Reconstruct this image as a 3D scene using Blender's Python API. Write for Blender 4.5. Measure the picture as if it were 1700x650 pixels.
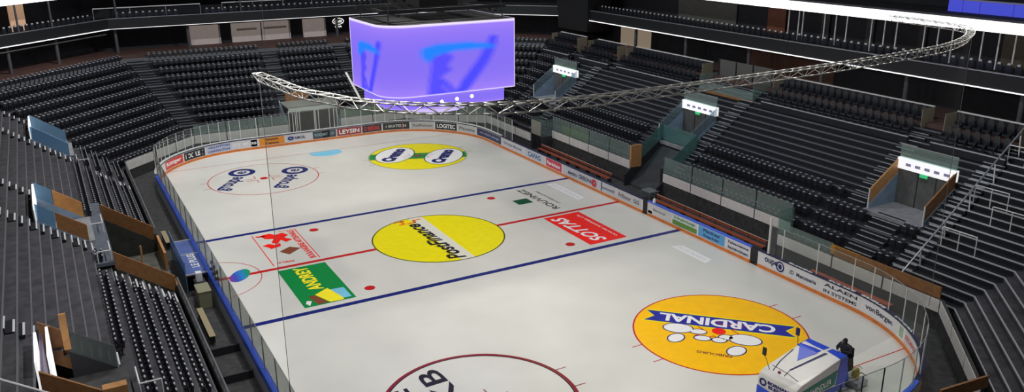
import bpy, math, random
from mathutils import Vector, Matrix
random.seed(7)
sc = bpy.context.scene
COL = sc.collection
for o in list(bpy.data.objects):
    bpy.data.objects.remove(o)

# ------------------------------------------------------------------ camera
CAM = Vector((-21.750, -49.579, 20.526))
yaw, pitch, roll = 0.50605, 0.31604, -0.00684
fwd = Vector((math.sin(yaw)*math.cos(pitch), math.cos(yaw)*math.cos(pitch), -math.sin(pitch)))
rgt = Vector((math.cos(yaw), -math.sin(yaw), 0))
upv = rgt.cross(fwd)
r2 = rgt*math.cos(roll) + upv*math.sin(roll)
u2 = -rgt*math.sin(roll) + upv*math.cos(roll)
cd = bpy.data.cameras.new('camera')
cam = bpy.data.objects.new('camera', cd); COL.objects.link(cam)
m = Matrix((r2, u2, -fwd)).transposed().to_4x4(); m.translation = CAM
cam.matrix_world = m
cd.sensor_fit = 'HORIZONTAL'; cd.sensor_width = 36.0; cd.lens = 1403.34/1700*36
cd.clip_end = 500; cd.clip_start = 0.1
sc.camera = cam

# ------------------------------------------------------------------ world, lights, exposure
sc.view_settings.view_transform = 'Standard'
sc.view_settings.look = 'None'
sc.view_settings.gamma = 1.0
sc.view_settings.use_curve_mapping = False
sc.view_settings.exposure = 0.0
w = bpy.data.worlds.new('world'); sc.world = w; w.use_nodes = True
w.node_tree.nodes['Background'].inputs[0].default_value = (0.85, 0.9, 1.0, 1)
w.node_tree.nodes['Background'].inputs[1].default_value = 0.075
ICE_LIGHT = 420.0
STAND_LIGHT = 520.0
def area(name, loc, target, power, size, spread=180, col=(1, .97, .92)):
    l = bpy.data.lights.new(name, 'AREA'); l.shape = 'RECTANGLE'; l.size = size[0]; l.size_y = size[1]
    l.energy = power; l.color = col; l.spread = math.radians(spread)
    o = bpy.data.objects.new(name, l); COL.objects.link(o); o.location = loc
    d = Vector(target) - Vector(loc)
    o.rotation_euler = d.to_track_quat('-Z', 'Y').to_euler()
    return o
for ix, x in enumerate((-10, 0, 10)):
    for iy, y in enumerate((-26, -13, 0, 13, 26)):
        area('ceiling_floodlight', (x*1.8, y, 22), (-x*.25, y*.92, 0), ICE_LIGHT, (1.6, .8), 95)
for y in (-22, -7, 8, 23):
    area('stand_floodlight', (13, y, 22), (24, y, 5), STAND_LIGHT*.85, (1.2, .6), 110, (.86, .92, 1))
    area('stand_floodlight', (-12, y, 22), (-22, y, 4), STAND_LIGHT*1.35, (1.2, .6), 110, (.98, .98, 1))
for x in (-14, 0, 14):
    area('stand_floodlight', (x, 27, 22), (x*1.4, 39, 4), STAND_LIGHT*1.3, (1.2, .6), 110, (.9, .94, 1))

# ------------------------------------------------------------------ materials
M = {}
def mat(name, col, rough=.6, metal=0., spec=.5, noise=0., nscale=3., emit=None, estr=1., bump=0.):
    if name in M: return M[name]
    mt = bpy.data.materials.new(name); mt.use_nodes = True
    nt = mt.node_tree; b = nt.nodes['Principled BSDF']
    b.inputs['Base Color'].default_value = (*col, 1)
    b.inputs['Roughness'].default_value = rough
    b.inputs['Metallic'].default_value = metal
    b.inputs['Specular IOR Level'].default_value = spec
    if noise or bump:
        tc = nt.nodes.new('ShaderNodeTexCoord'); n = nt.nodes.new('ShaderNodeTexNoise')
        n.inputs['Scale'].default_value = nscale; n.inputs['Detail'].default_value = 6
        nt.links.new(tc.outputs['Object'], n.inputs['Vector'])
        if noise:
            r = nt.nodes.new('ShaderNodeMapRange')
            r.inputs[1].default_value = .3; r.inputs[2].default_value = .7
            r.inputs[3].default_value = 1-noise; r.inputs[4].default_value = 1+noise
            nt.links.new(n.outputs['Fac'], r.inputs[0])
            mx = nt.nodes.new('ShaderNodeVectorMath'); mx.operation = 'SCALE'
            mx.inputs[0].default_value = col
            nt.links.new(r.outputs[0], mx.inputs['Scale'])
            nt.links.new(mx.outputs[0], b.inputs['Base Color'])
        if bump:
            bp = nt.nodes.new('ShaderNodeBump'); bp.inputs['Strength'].default_value = bump
            nt.links.new(n.outputs['Fac'], bp.inputs['Height']); nt.links.new(bp.outputs[0], b.inputs['Normal'])
    if emit:
        b.inputs['Emission Color'].default_value = (*emit, 1); b.inputs['Emission Strength'].default_value = estr
    M[name] = mt
    return mt
def glassmat(name, tint, fac, rough=.05):
    """see-through panel: transparent with a little gloss and body colour"""
    mt = bpy.data.materials.new(name); mt.use_nodes = True; nt = mt.node_tree; nt.nodes.clear()
    out = nt.nodes.new('ShaderNodeOutputMaterial')
    tr = nt.nodes.new('ShaderNodeBsdfTransparent'); tr.inputs[0].default_value = (*tint, 1)
    pr = nt.nodes.new('ShaderNodeBsdfPrincipled'); pr.inputs['Base Color'].default_value = (*[c*.6 for c in tint], 1)
    pr.inputs['Roughness'].default_value = rough
    mx = nt.nodes.new('ShaderNodeMixShader'); mx.inputs[0].default_value = fac
    nt.links.new(tr.outputs[0], mx.inputs[1]); nt.links.new(pr.outputs[0], mx.inputs[2]); nt.links.new(mx.outputs[0], out.inputs[0])
    M[name] = mt
    return mt
def L(h):  # sRGB 0-255 -> linear
    return tuple(((c/255)/12.92 if c/255 <= .04045 else ((c/255+.055)/1.055)**2.4) for c in h)
# ice: faintly mottled and softly glossy
ice = mat('ice', (.69, .69, .635), .28, noise=.045, nscale=.35, spec=.4)
white_paint = mat('white_paint_under_ice', (.92, .92, .92), .3)
def paint(name, rgb): return mat('paint_'+name, tuple(c*1.1 for c in L(rgb)), .3, spec=.25, noise=.05, nscale=2)
p_blue = paint('blue_line', (22, 34, 112)); p_red = paint('red_line', (190, 25, 25)); p_dred = paint('dark_red', (130, 35, 40))
p_yellow = paint('yellow', (232, 220, 0)); p_orange = paint('orange_yellow', (248, 190, 0)); p_green = paint('green', (0, 135, 62))
p_black = paint('black', (28, 28, 32)); p_navy = paint('navy', (28, 34, 105)); p_banner = paint('banner_blue', (36, 44, 150)); p_bright = paint('bright_red', (240, 30, 20))
p_cyan = paint('crease_blue', (120, 195, 225)); p_brown = paint('brown', (130, 70, 45)); p_dgreen = paint('dark_green', (20, 80, 50)); p_or = paint('orange', (240, 120, 30))
p_lyel = paint('lemon', (250, 235, 40)); p_teal = paint('teal', (0, 120, 100))
conc = mat('dark_concrete', (.018, .018, .023), .75, noise=.35, nscale=1.3, bump=.1)
conc_l = mat('grey_concrete', (.060, .056, .062), .8, noise=.4, nscale=1.6, bump=.12)  # lighter grey concrete for the left and near right terraces
conc_d = mat('black_concrete', (.0075, .0085, .012), .8, noise=.3, nscale=2)
nosing = mat('aluminium_nosing', (.60, .61, .63), .45, metal=.3)
nosing_w = mat('white_nosing', (.75, .76, .76), .5)
nosing_d = mat('grey_edge', (.15, .155, .17), .55)  # mid-grey strip along the terrace step edges
floor_d = mat('rubber_floor', (.045, .045, .045), .7, noise=.4, nscale=2.5)
conc_floor = mat('brown_screed', L((88, 62, 54)), .7, noise=.25, nscale=1.5)
seat_m = mat('black_seat_plastic', (.022, .024, .030), .28, spec=.6)
seat_glint = mat('grey_seat_glint', (.45, .46, .49), .3)  # light grey for highlights painted on seat backs and pans
red_seat = mat('red_seat_plastic', (.30, .06, .04), .4)
steel = mat('brushed_steel', (.45, .46, .48), .35, metal=.7)
steel_w = mat('white_painted_steel', (.78, .78, .76), .45)
steel_d = mat('dark_steel', (.05, .05, .055), .45, metal=.5)
black = mat('black_rubber', (.012, .012, .013), .6)
wood = mat('veneer_wood', L((200, 146, 90)), .5, noise=.14, nscale=4)
wood_b = mat('brown_wood', L((150, 104, 60)), .55, noise=.2, nscale=4)
panel_w = mat('pale_panel', L((232, 228, 222)), .5, noise=.08, nscale=3)
wall_d = mat('dark_wall', (.020, .020, .024), .8, noise=.2, nscale=1)
board_w = mat('board_white', (.82, .82, .80), .35)
cap_b = mat('blue_cap', L((72, 108, 232)), .35)
cap_n = mat('navy_cap', L((26, 30, 70)), .35)
kick = mat('orange_kick_plate', L((226, 128, 48)), .45, noise=.15, nscale=2)
glass = glassmat('rink_glass', (.93, .96, .95), .05, .03)
glass_g = glassmat('green_tinted_glass', (.74, .88, .83), .26, .08)
glass_b = glassmat('blue_tinted_glass', (.42, .70, .92), .55, .1)
net_m = glassmat('net_twine', (.92, .92, .925), .05, .8)
led = mat('led_strip', (1, 1, 1), emit=(1, .97, .95), estr=1.0)
led_band = mat('led_ribbon', (1, 1, 1), emit=(1, .96, 1.0), estr=1.6)
sc.cycles.transparent_max_bounces = 32

# ------------------------------------------------------------------ mesh helpers
class MB:
    def __init__(s): s.v = []; s.f = []; s.mi = []; s.ms = []
    def m_(s, mt):
        if mt is None: return 0
        if mt not in s.ms: s.ms.append(mt)
        return s.ms.index(mt)
    def add(s, vs, fs, mt=None):
        b = len(s.v); s.v += [tuple(q) for q in vs]; k = s.m_(mt)
        for f in fs: s.f.append([b+i for i in f]); s.mi.append(k)
        return s
    def hexa(s, p, mt=None):  # 8 points: bottom 0-3 ccw, top 4-7
        return s.add(p, [(3, 2, 1, 0), (4, 5, 6, 7), (0, 1, 5, 4), (1, 2, 6, 5), (2, 3, 7, 6), (3, 0, 4, 7)], mt)
    def box(s, x0, x1, y0, y1, z0, z1, mt=None):
        return s.hexa([(x0, y0, z0), (x1, y0, z0), (x1, y1, z0), (x0, y1, z0), (x0, y0, z1), (x1, y0, z1), (x1, y1, z1), (x0, y1, z1)], mt)
    def tube(s, a, b, r, n=6, mt=None, r2=None):
        a = Vector(a); b = Vector(b); d = (b-a)
        if d.length < 1e-6: return s
        d.normalize(); t = Vector((0, 0, 1)) if abs(d.z) < .9 else Vector((1, 0, 0))
        e1 = d.cross(t).normalized(); e2 = d.cross(e1); r2 = r if r2 is None else r2
        vs = [a+e1*r*math.cos(2*math.pi*i/n)+e2*r*math.sin(2*math.pi*i/n) for i in range(n)] + \
             [b+e1*r2*math.cos(2*math.pi*i/n)+e2*r2*math.sin(2*math.pi*i/n) for i in range(n)]
        return s.add(vs, [(i, (i+1) % n, n+(i+1) % n, n+i) for i in range(n)]+[tuple(range(n))[::-1], tuple(range(n, 2*n))], mt)
    def path(s, pts, r, n=6, mt=None):
        for a, b in zip(pts, pts[1:]): s.tube(a, b, r, n, mt)
        return s
    def prism(s, poly, h, mt=None, T=None):  # poly in local xy extruded z 0..h
        n = len(poly); vs = [Vector((x, y, 0)) for x, y in poly]+[Vector((x, y, h)) for x, y in poly]
        if T is not None: vs = [T @ v for v in vs]
        return s.add(vs, [tuple(range(n))[::-1], tuple(range(n, 2*n))]+[(i, (i+1) % n, n+(i+1) % n, n+i) for i in range(n)], mt)
    def lathe(s, prof, n=16, mt=None, T=None):
        vs = []
        for r, z in prof:
            for i in range(n): vs.append(Vector((r*math.cos(2*math.pi*i/n), r*math.sin(2*math.pi*i/n), z)))
        if T is not None: vs = [T @ v for v in vs]
        k = len(prof); fs = []
        for j in range(k-1):
            for i in range(n): fs.append((j*n+i, j*n+(i+1) % n, (j+1)*n+(i+1) % n, (j+1)*n+i))
        fs.append(tuple(range(n))[::-1]); fs.append(tuple(range((k-1)*n, k*n)))
        return s.add(vs, fs, mt)
    def build(s, name, mt=None, parent=None, smooth=False, bevel=0):
        me = bpy.data.meshes.new(name); me.from_pydata(s.v, [], s.f)
        ms = s.ms if s.ms else [mt]
        for q in ms: me.materials.append(q)
        if s.ms:
            me.polygons.foreach_set('material_index', s.mi)
        if smooth: me.polygons.foreach_set('use_smooth', [True]*len(me.polygons))
        me.update()
        o = bpy.data.objects.new(name, me); COL.objects.link(o)
        if parent: o.parent = parent; o.matrix_parent_inverse = PW(parent).inverted()
        if bevel:
            b = o.modifiers.new('bevel', 'BEVEL'); b.width = bevel; b.segments = 2; b.limit_method = 'ANGLE'
        return o
def PW(o):
    m_ = o.matrix_basis
    return m_ if o.parent is None else PW(o.parent) @ o.matrix_parent_inverse @ m_
def tag(o, label=None, cat=None, group=None, kind=None):
    if label: o['label'] = label
    if cat: o['category'] = cat
    if group: o['group'] = group
    if kind: o['kind'] = kind
    return o
def empty(name, loc, label=None, cat=None, group=None, kind=None):
    o = bpy.data.objects.new(name, None); o.empty_display_size = .3; COL.objects.link(o); o.location = loc
    return tag(o, label, cat, group, kind)
def struct(o, label=None): return tag(o, label, kind='structure')

# ------------------------------------------------------------------ lettering
_tc = {}
def text_geo(txt, bold=0.0, shear=0.0):
    k = (txt, bold, shear)
    if k in _tc: return _tc[k]
    cu = bpy.data.curves.new('t', 'FONT'); cu.body = txt; cu.size = 1; cu.resolution_u = 3; cu.offset = bold; cu.shear = shear
    o = bpy.data.objects.new('t', cu); COL.objects.link(o)
    dg = bpy.context.evaluated_depsgraph_get(); dg.update()
    me = o.evaluated_get(dg).to_mesh()
    vs = [v.co.copy() for v in me.vertices]; fs = [tuple(p.vertices) for p in me.polygons]
    o.evaluated_get(dg).to_mesh_clear(); bpy.data.objects.remove(o); bpy.data.curves.remove(cu)
    x0 = min(v.x for v in vs); x1 = max(v.x for v in vs); y0 = min(v.y for v in vs); y1 = max(v.y for v in vs)
    vs = [((v.x-x0)/(x1-x0), (v.y-y0)/(y1-y0)) for v in vs]
    _tc[k] = (vs, fs)
    return _tc[k]
def text_mb(mb, txt, fn, mt, bold=.02, shear=0):
    """fn maps unit square (u along reading direction, v up) to 3-D"""
    vs, fs = text_geo(txt, bold, shear)
    mb.add([fn(u, v) for u, v in vs], fs, mt)

# ------------------------------------------------------------------ the bowl: an octagon of facets
q = math.sqrt(.5)
FAC = {  # normal, tangent, distance of the front wall
    'right': (Vector((1, 0, 0)), Vector((0, 1, 0)), 16.9),
    'left': (Vector((-1, 0, 0)), Vector((0, 1, 0)), 17.0),
    'end': (Vector((0, 1, 0)), Vector((1, 0, 0)), 31.8),
    'far_left': (Vector((-q, q, 0)), Vector((q, q, 0)), 42.3*q),
    'far_right': (Vector((q, q, 0)), Vector((q, -q, 0)), 42.3*q),
    'near_right': (Vector((q, -q, 0)), Vector((q, q, 0)), 42.4*q),
}
def SR(k, d):  # s-range of a facet at offset d
    if k == 'right': return (-25.5-.414*d, 25.4+.414*d)
    if k == 'left': return (-25.0-.414*d, 25.3+.414*d)
    if k == 'end': return (-10.5-.414*d, 10.5+.414*d)
    if k == 'far_left': return (5.87-.414*d, 15.06+.414*d)
    if k == 'far_right': return (-15.06-.414*d, -6.0+.414*d)
    return (-15.0-.414*d, -6.08+.414*d)
def FP(k, s, d, z):
    n, t, D = FAC[k]
    p = n*(D+d)+t*s
    return Vector((p.x, p.y, z))
def ZP(d): return .66+.7*d
def cut(iv, holes, d0, d1):
    out = [iv]
    for (a, b, da, db) in holes:
        if d1 <= da+1e-6 or d0 >= db-1e-6: continue
        nn = []
        for (x, y) in out:
            if b <= x or a >= y: nn.append((x, y)); continue
            if a > x: nn.append((x, a))
            if b < y: nn.append((b, y))
        out = nn
    return out
HOLES = {
    'right': [(-20.9, -17.1, 4.3, 6.9), (-.6, 3.3, 4.3, 6.9), (19.3, 23.4, 4.3, 6.9), (-1.4, 2.7, 0, 4.3)],
    'left': [(-19.6, -15.3, 3.96, 6.4), (1.0, 5.6, 3.96, 6.4), (22.0, 26.6, 3.96, 6.4), (-2.4, 6.8, 0, 3.0)],
    'end': [(-1.6, 3.6, 0, 3.04)],
}
RUN = .46
def terrace(k, smin, smax, k0, k1, step, mt, nos=None, name='seating_terrace', nt=.05, label=None, run=RUN):
    """stepped concrete between nosings k0..k1 (units of RUN) in strides of step"""
    mb = MB(); nb = MB(); kk = k0
    while kk < k1:
        d0 = .28+run*kk; d1 = .28+run*min(kk+step, k1); z = ZP(d0); zp = ZP(d0-run*step)
        a0, b0 = SR(k, d0); a1, b1 = SR(k, d1)
        lo = smin if smin is not None else -1e9; hi = smax if smax is not None else 1e9
        for (a, b) in cut((max(lo, a0), min(hi, b0)), HOLES.get(k, []), d0, d1):
            if b-a < .05: continue
            A1 = a1 if abs(a-a0) < 1e-6 else a; B1 = b1 if abs(b-b0) < 1e-6 else b
            P_ = [FP(k, a, d0, zp-.02), FP(k, b, d0, zp-.02), FP(k, b, d0, z), FP(k, a, d0, z), FP(k, B1, d1, z), FP(k, A1, d1, z)]
            mb.add(P_, [(0, 1, 2, 3), (3, 2, 4, 5)], mt)
            if nos:
                c = [FP(k, a, d0-.012, z-nt), FP(k, b, d0-.012, z-nt), FP(k, b, d0+.05, z-nt), FP(k, a, d0+.05, z-nt)]
                nb.hexa(c+[p+Vector((0, 0, nt+.012)) for p in c], nos)
        kk += step
    o = struct(mb.build(name, mt), label)
    if nos and nb.v: nb.build('nosing', nos, o)
    return o
K1 = 22
terrace('end', None, None, 0, K1, 2, conc, nosing_d)
terrace('far_left', None, None, 0, K1, 2, conc, nosing_d)
terrace('far_right', None, None, 0, K1, 2, conc, nosing_d)
terrace('left', 27.6, None, 0, K1, 2, conc_l, nosing_d)
terrace('left', None, 27.6, 0, 10, 2, conc_l, nosing_d, run=.368)
terrace('left', None, 27.6, 8, K1, 1, conc_l, nosing_d)
terrace('right', 21.0, None, 0, K1, 2, conc, nosing_d)
terrace('right', -21.3, -14.2, 0, 10, 2, conc, nosing_d)
terrace('right', -14.2, 21.0, 2, 10, 2, conc, nosing_d)
terrace('right', -21.3, 21.0, 10, K1, 1, conc_d, nosing_d, nt=.07)
terrace('right', None, -21.3, 1, K1, 1, conc_d, nosing, nt=.06)
terrace('near_right', None, None, 1, K1, 1, conc_l, nosing, nt=.06)

# floors
fb = MB(); fb.box(-60, 60, -60, 60, -.3, -.06)
struct(fb.build('floor', floor_d))
ZC = 7.95; DC = .28+RUN*K1
def ring(name, d0, d1, z0, z1, mt, facets=('left', 'far_left', 'end', 'far_right', 'right', 'near_right'), lims=None, label=None, parent=None):
    mb = MB()
    for k in facets:
        a0, b0 = SR(k, d0); a1, b1 = SR(k, d1)
        if lims and k in lims:
            lo, hi = lims[k]; a0 = max(a0, lo); a1 = max(a1, lo); b0 = min(b0, hi); b1 = min(b1, hi)
        c = [FP(k, a0, d0, z0), FP(k, b0, d0, z0), FP(k, b1, d1, z0), FP(k, a1, d1, z0)]
        mb.hexa(c+[Vector((p.x, p.y, z1)) for p in c])
    return mb.build(name, mt, parent)
struct(ring('floor', DC, 16.0, ZC-.3, ZC, conc_floor))
for k_ in FAC:
    struct(ring('wall_'+k_, 15.2, 15.5, ZC, 10.35, wall_d, facets=(k_,)))
    struct(ring('balcony_slab', 12.2, 19.5, 10.35, 10.75, wall_d, facets=(k_,)))
    struct(ring('wall_'+k_, 16.6, 16.9, 10.75, 15.2, wall_d, facets=(k_,)))
    struct(ring('upper_slab', 12.35, 19.5, 14.35, 14.6, wall_d, facets=(k_,)))
    struct(ring('wall_'+k_, 17.0, 17.3, 14.6, 24, wall_d, facets=(k_,)))
# balcony front: dark fascia, metal top rail, lit strip under it
fas = struct(ring('balcony_fascia', 12.05, 12.2, 10.45, 11.40, mat('fascia_cladding', (.006, .007, .009), .6)))
ring('top_rail', 12.0, 12.25, 11.40, 11.46, steel, parent=fas)
ring('light_strip', 11.98, 12.1, 10.38, 10.45, led, parent=fas, facets=('left', 'far_left', 'right', 'near_right'))
ring('light_strip', 11.98, 12.1, 10.41, 10.44, led, parent=fas, facets=('end', 'far_right'))
ring('balcony_step', 13.3, 16.6, 10.75, 11.15, conc_d, parent=fas)
rb = struct(ring('ribbon_display', 12.2, 12.35, 13.8, 14.45, led_band, facets=('left', 'far_left', 'right', 'near_right')))
struct(ring('upper_fascia', 12.2, 12.35, 14.0, 14.6, wall_d, facets=('end', 'far_right')))
# blue-lit box front above the ribbon on the right
bl = empty('sky_box', FP('right', -22, 14.1, 14.6), 'blue lit glazed box above the white light band at upper right', 'box')
for i in range(5):
    s0 = -13.9-i*2.2
    MB().hexa([FP('right', s0-2.15, 14.1, 14.6), FP('right', s0, 14.1, 14.6), FP('right', s0, 14.15, 14.6), FP('right', s0-2.15, 14.15, 14.6),
               FP('right', s0-2.15, 14.1, 15.35), FP('right', s0, 14.1, 15.35), FP('right', s0, 14.15, 15.35), FP('right', s0-2.15, 14.15, 15.35)]).build(
        'blue_panel', mat('blue_lit_panel', (.05, .07, .3), .3, emit=(.05, .06, .55), estr=.9), bl)
MB().hexa([FP('right', s, d, z) for z in (15.35, 15.45) for s, d in ((-25, 14.05), (-13.8, 14.05), (-13.8, 14.3), (-25, 14.3))]).build('top_rail', steel, bl)

sh_ = MB()
sh_.hexa([(28.7, 25.0, 9.2), (31.5, 25.0, 9.2), (31.5, 30.6, 9.2), (28.7, 30.6, 9.2), (28.5, 24.6, 13.9), (31.5, 24.6, 13.9), (31.5, 31.0, 13.9), (28.5, 31.0, 13.9)])
struct(sh_.build('stair_housing', mat('housing_grey', (.010, .010, .011), .7)))
# front walls of the bowl with pale panels
def front_wall(k, s0, s1, d, ztop, pz0, pz1, gtop=None, pitch_=3.1, gm=None, label='low dark wall'):
    n, t, D = FAC[k]
    mb = MB(); c = [FP(k, s0, d, -.06), FP(k, s1, d, -.06), FP(k, s1, d+.15, -.06), FP(k, s0, d+.15, -.06)]
    mb.hexa(c+[Vector((p.x, p.y, ztop)) for p in c])
    o = struct(mb.build('front_wall', floor_d))
    cnt = max(1, round((s1-s0)/pitch_)); w_ = (s1-s0)/cnt
    for i in range(cnt):
        a = s0+i*w_+.05; b = a+w_-.1
        c = [FP(k, a, d-.03, pz0), FP(k, b, d-.03, pz0), FP(k, b, d, pz0), FP(k, a, d, pz0)]
        MB().hexa(c+[Vector((p.x, p.y, pz1)) for p in c]).build('pale_panel', panel_w, o)
        if gtop:
            c = [FP(k, a, d+.05, ztop), FP(k, b, d+.05, ztop), FP(k, b, d+.065, ztop), FP(k, a, d+.065, ztop)]
            MB().hexa(c+[Vector((p.x, p.y, gtop)) for p in c]).build('glass_pane', gm or glass_g, o)
    return o
front_wall('end', -10.5, -1.6, 0, 1.62, .8, 1.58, 2.5)
front_wall('end', 3.6, 10.5, 0, 1.62, .8, 1.58, 2.5)
front_wall('far_left', 5.87, 9.3, 0, 1.62, .8, 1.58)
front_wall('far_left', 9.7, 15.06, 0, 1.62, .8, 1.58)
front_wall('far_right', -15.06, -6.0, 0, 1.66, .8, 1.62, 2.4)
front_wall('left', 6.8, 25.3, 0, 1.2, .5, .6)
front_wall('left', -25, -2.4, 0, 1.2, .5, .6)
front_wall('right', 16.4, 25.4, 0, 1.66, .9, 1.62)
front_wall('right', 2.7, 14.6, 1.15, 2.2, 1.5, 2.17, 3.45, 2.95)
front_wall('right', -14.2, -1.4, 1.15, 2.2, 1.5, 2.17, 3.45, 3.1)
front_wall('right', -18.5, -14.2, 0, 1.7, .98, 1.67, 2.45)
front_wall('right', -25.5, -18.5, 0, 1.7, .98, 1.67)
front_wall('near_right', -15.0, -6.08, 0, 1.7, .98, 1.67)
# returns where the right wall steps back, top rail along the left wall
for s in (-14.2, 14.6, 16.4):
    w0 = MB(); c = [FP('right', s-.06, 0, -.06), FP('right', s+.06, 0, -.06), FP('right', s+.06, 1.3, -.06), FP('right', s-.06, 1.3, -.06)]
    w0.hexa(c+[Vector((p.x, p.y, 1.66)) for p in c]); o = struct(w0.build('return_wall', floor_d))
    c = [FP('right', s-.01, 0, 1.66), FP('right', s+.01, 0, 1.66), FP('right', s+.01, 1.3, 1.66), FP('right', s-.01, 1.3, 1.66)]
    MB().hexa(c+[Vector((p.x, p.y, 3.2)) for p in c]).build('glass_pane', glass_g, o)
for s0, s1 in ((6.8, 25.3), (-25, -2.4)):
    r_ = MB(); r_.tube(FP('left', s0, .05, 1.62), FP('left', s1, .05, 1.62), .045, 8)
    s = s0
    while s < s1: r_.tube(FP('left', s, .05, 1.2), FP('left', s, .05, 1.62), .025); s += 1.5
    tag(r_.build('handrail', steel), 'long steel handrail on the wall left of the rink, %s the wooden tunnel' % ('beyond' if s0 > 0 else 'nearer than'), 'handrail')
# brown timber capping along the near right corner wall
for k, s0, s1, d in (('right', -25.4, -18.6, .04),):
    n_, t_, D_ = FAC[k]
    c = [FP(k, s0, d-.02, 1.72), FP(k, s1, d-.02, 1.72), FP(k, s1, d+.06, 1.72), FP(k, s0, d+.06, 1.72)]
    tag(MB().hexa(c+[Vector((p.x, p.y, 2.35)) for p in c]).build('timber_parapet', wood_b),
        'long brown timber board on top of the pale wall at the near right corner' if k == 'right' else 'brown timber board at the bottom right edge beside the near boards', 'parapet')

tag(MB().hexa([(8.0, -31.7, 1.75), (10.75, -31.95, 1.75), (10.75, -31.85, 1.75), (8.0, -31.6, 1.75), (8.0, -31.7, 2.3), (10.75, -31.95, 2.3), (10.75, -31.85, 2.3), (8.0, -31.6, 2.3)]).build('timber_parapet', wood_b),
    'short brown timber board at the bottom right edge behind the near boards', 'parapet')
tag(MB().hexa([(16.93, -20.3, 1.8), (17.0, -20.3, 1.8), (17.0, -18.3, 1.8), (16.93, -18.3, 1.8), (16.93, -20.3, 2.36), (17.0, -20.3, 2.36), (17.0, -18.3, 2.36), (16.93, -18.3, 2.36)]).build('wall_banner', mat('mustard', L((190, 140, 30)), .5)),
    'mustard yellow panel on the pale wall behind the near right glass', 'banner')  # mustard segment at the far end of the parapet
tag(MB().box(3.7, 9.0, 31.97, 32.03, 1.66, 2.35).build('wall_banner', mat('olive_strip', L((128, 132, 44)), .5)), 'olive yellow strip behind the far glass right of the vehicle entrance', 'banner')  # plain olive strip standing behind the end glass
tag(MB().box(18.25, 18.3, 9.0, 13.3, 2.22, 2.85).build('wall_banner', mat('lime_strip', L((132, 150, 40)), .5)), 'lime green strip behind the glass above the far player bench', 'banner')  # plain green strip behind the bench glass
o_ = empty('penalty_bench', (16.2, -20.5, 0), 'rust red bench behind the boards at the near right corner', 'bench')
MB().box(16.0, 16.45, -23.2, -17.6, .55, .62).build('seat_board', mat('rust_board', L((168, 76, 48)), .5, noise=.2), o_)
for y_ in (-23, -21.2, -19.4, -17.8): MB().box(16.05, 16.4, y_-.04, y_+.04, -.06, .55).build('leg', steel_d, o_)

# ------------------------------------------------------------------ ice and its markings
def rr(Wd, H, r, n=24):
    pts = []
    for cx, cy, a0 in ((Wd-r, H-r, 0), (-Wd+r, H-r, 90), (-Wd+r, -H+r, 180), (Wd-r, -H+r, 270)):
        for i in range(n+1):
            a = math.radians(a0+90*i/n); pts.append((cx+r*math.cos(a), cy+r*math.sin(a)))
    return pts
im = MB(); im.prism(rr(15.02, 30.02, 8.5), .05, T=Matrix.Translation((0, 0, -.05)))
ICE = struct(im.build('ice_sheet', ice))
class Mark(MB): pass
def ipoly(name, poly, mt, z=.004, label=None):
    mb = MB(); mb.add([(x, y, z) for x, y in poly], [tuple(range(len(poly)))])
    o = mb.build(name, mt, ICE)
    if label: o['label'] = label
    return o
def disc(cx, cy, r, n=72, ax=None, ry=None, ang=0):
    ry = r if ry is None else ry; ca, sa = math.cos(ang), math.sin(ang)
    return [(cx+r*math.cos(t)*ca-ry*math.sin(t)*sa, cy+r*math.cos(t)*sa+ry*math.sin(t)*ca) for t in [2*math.pi*i/n for i in range(n)]]
def annulus(mb, cx, cy, r0, r1, z, mt, a0=0, a1=360, n=72):
    vs = []; fs = []
    for i in range(n+1):
        a = math.radians(a0+(a1-a0)*i/n)
        vs += [(cx+r0*math.cos(a), cy+r0*math.sin(a), z), (cx+r1*math.cos(a), cy+r1*math.sin(a), z)]
    for i in range(n): fs.append((2*i, 2*i+1, 2*i+3, 2*i+2))
    mb.add(vs, fs, mt)
def itext(mb, txt, start, end, h, z, mt, bold=.02, shear=0, off=0.):
    """painted letters: baseline from start to end, h tall, upright 90 deg left of reading direction"""
    s_ = Vector((*start, 0)); e_ = Vector((*end, 0)); d = e_-s_; up_ = Vector((-d.y, d.x, 0)).normalized()
    text_mb(mb, txt, lambda u, v: s_+d*u+up_*(off+h*v)+Vector((0, 0, z)), mt, bold, shear)
def rect(x0, x1, y0, y1): return [(x0, y0), (x1, y0), (x1, y1), (x0, y1)]
for y in (7.14, -7.14):
    ipoly('blue_line', rect(-15, 15, y-.2, y+.2), p_blue)
ipoly('centre_line', rect(-15, 15, -.17, .17), p_red)
for y in (26, -26): ipoly('goal_line', rect(-14.1, 14.1, y-.03, y+.03), p_red)
for x in (-7, 7):
    for y in (5.64, -5.64): ipoly('faceoff_spot', disc(x, y, .32), p_red)
def ringmark(cx, cy, r, mt, wd=.06, hash_=True, z=.006):
    mb = MB(); annulus(mb, cx, cy, r-wd, r+wd*.2, z, mt)
    if hash_:
        for sx in (-1, 1):
            for dy in (-.85, .85):
                x0 = cx+sx*math.sqrt(r*r-dy*dy); mb.add([(x0, cy+dy-.03, z), (x0+sx*.6, cy+dy-.03, z), (x0+sx*.6, cy+dy+.03, z), (x0, cy+dy+.03, z)], [(0, 1, 2, 3)], mt)
        for sx in (-1, 1):
            for sy in (-1, 1):
                for (a, b, c, d_) in ((.6, 1.5, .22, .28), (.6, .66, .28, 1.0)):
                    xs = sorted((cx+sx*a, cx+sx*b)); ys = sorted((cy+sy*c, cy+sy*d_))
                    mb.add([(xs[0], ys[0], z+.004), (xs[1], ys[0], z+.004), (xs[1], ys[1], z+.004), (xs[0], ys[1], z+.004)], [(0, 1, 2, 3)], mt)
    return mb.build('faceoff_circle', mt, ICE)
ipoly('centre_circle_fill', disc(0, 0, 4.5), p_yellow, .006)
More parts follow.
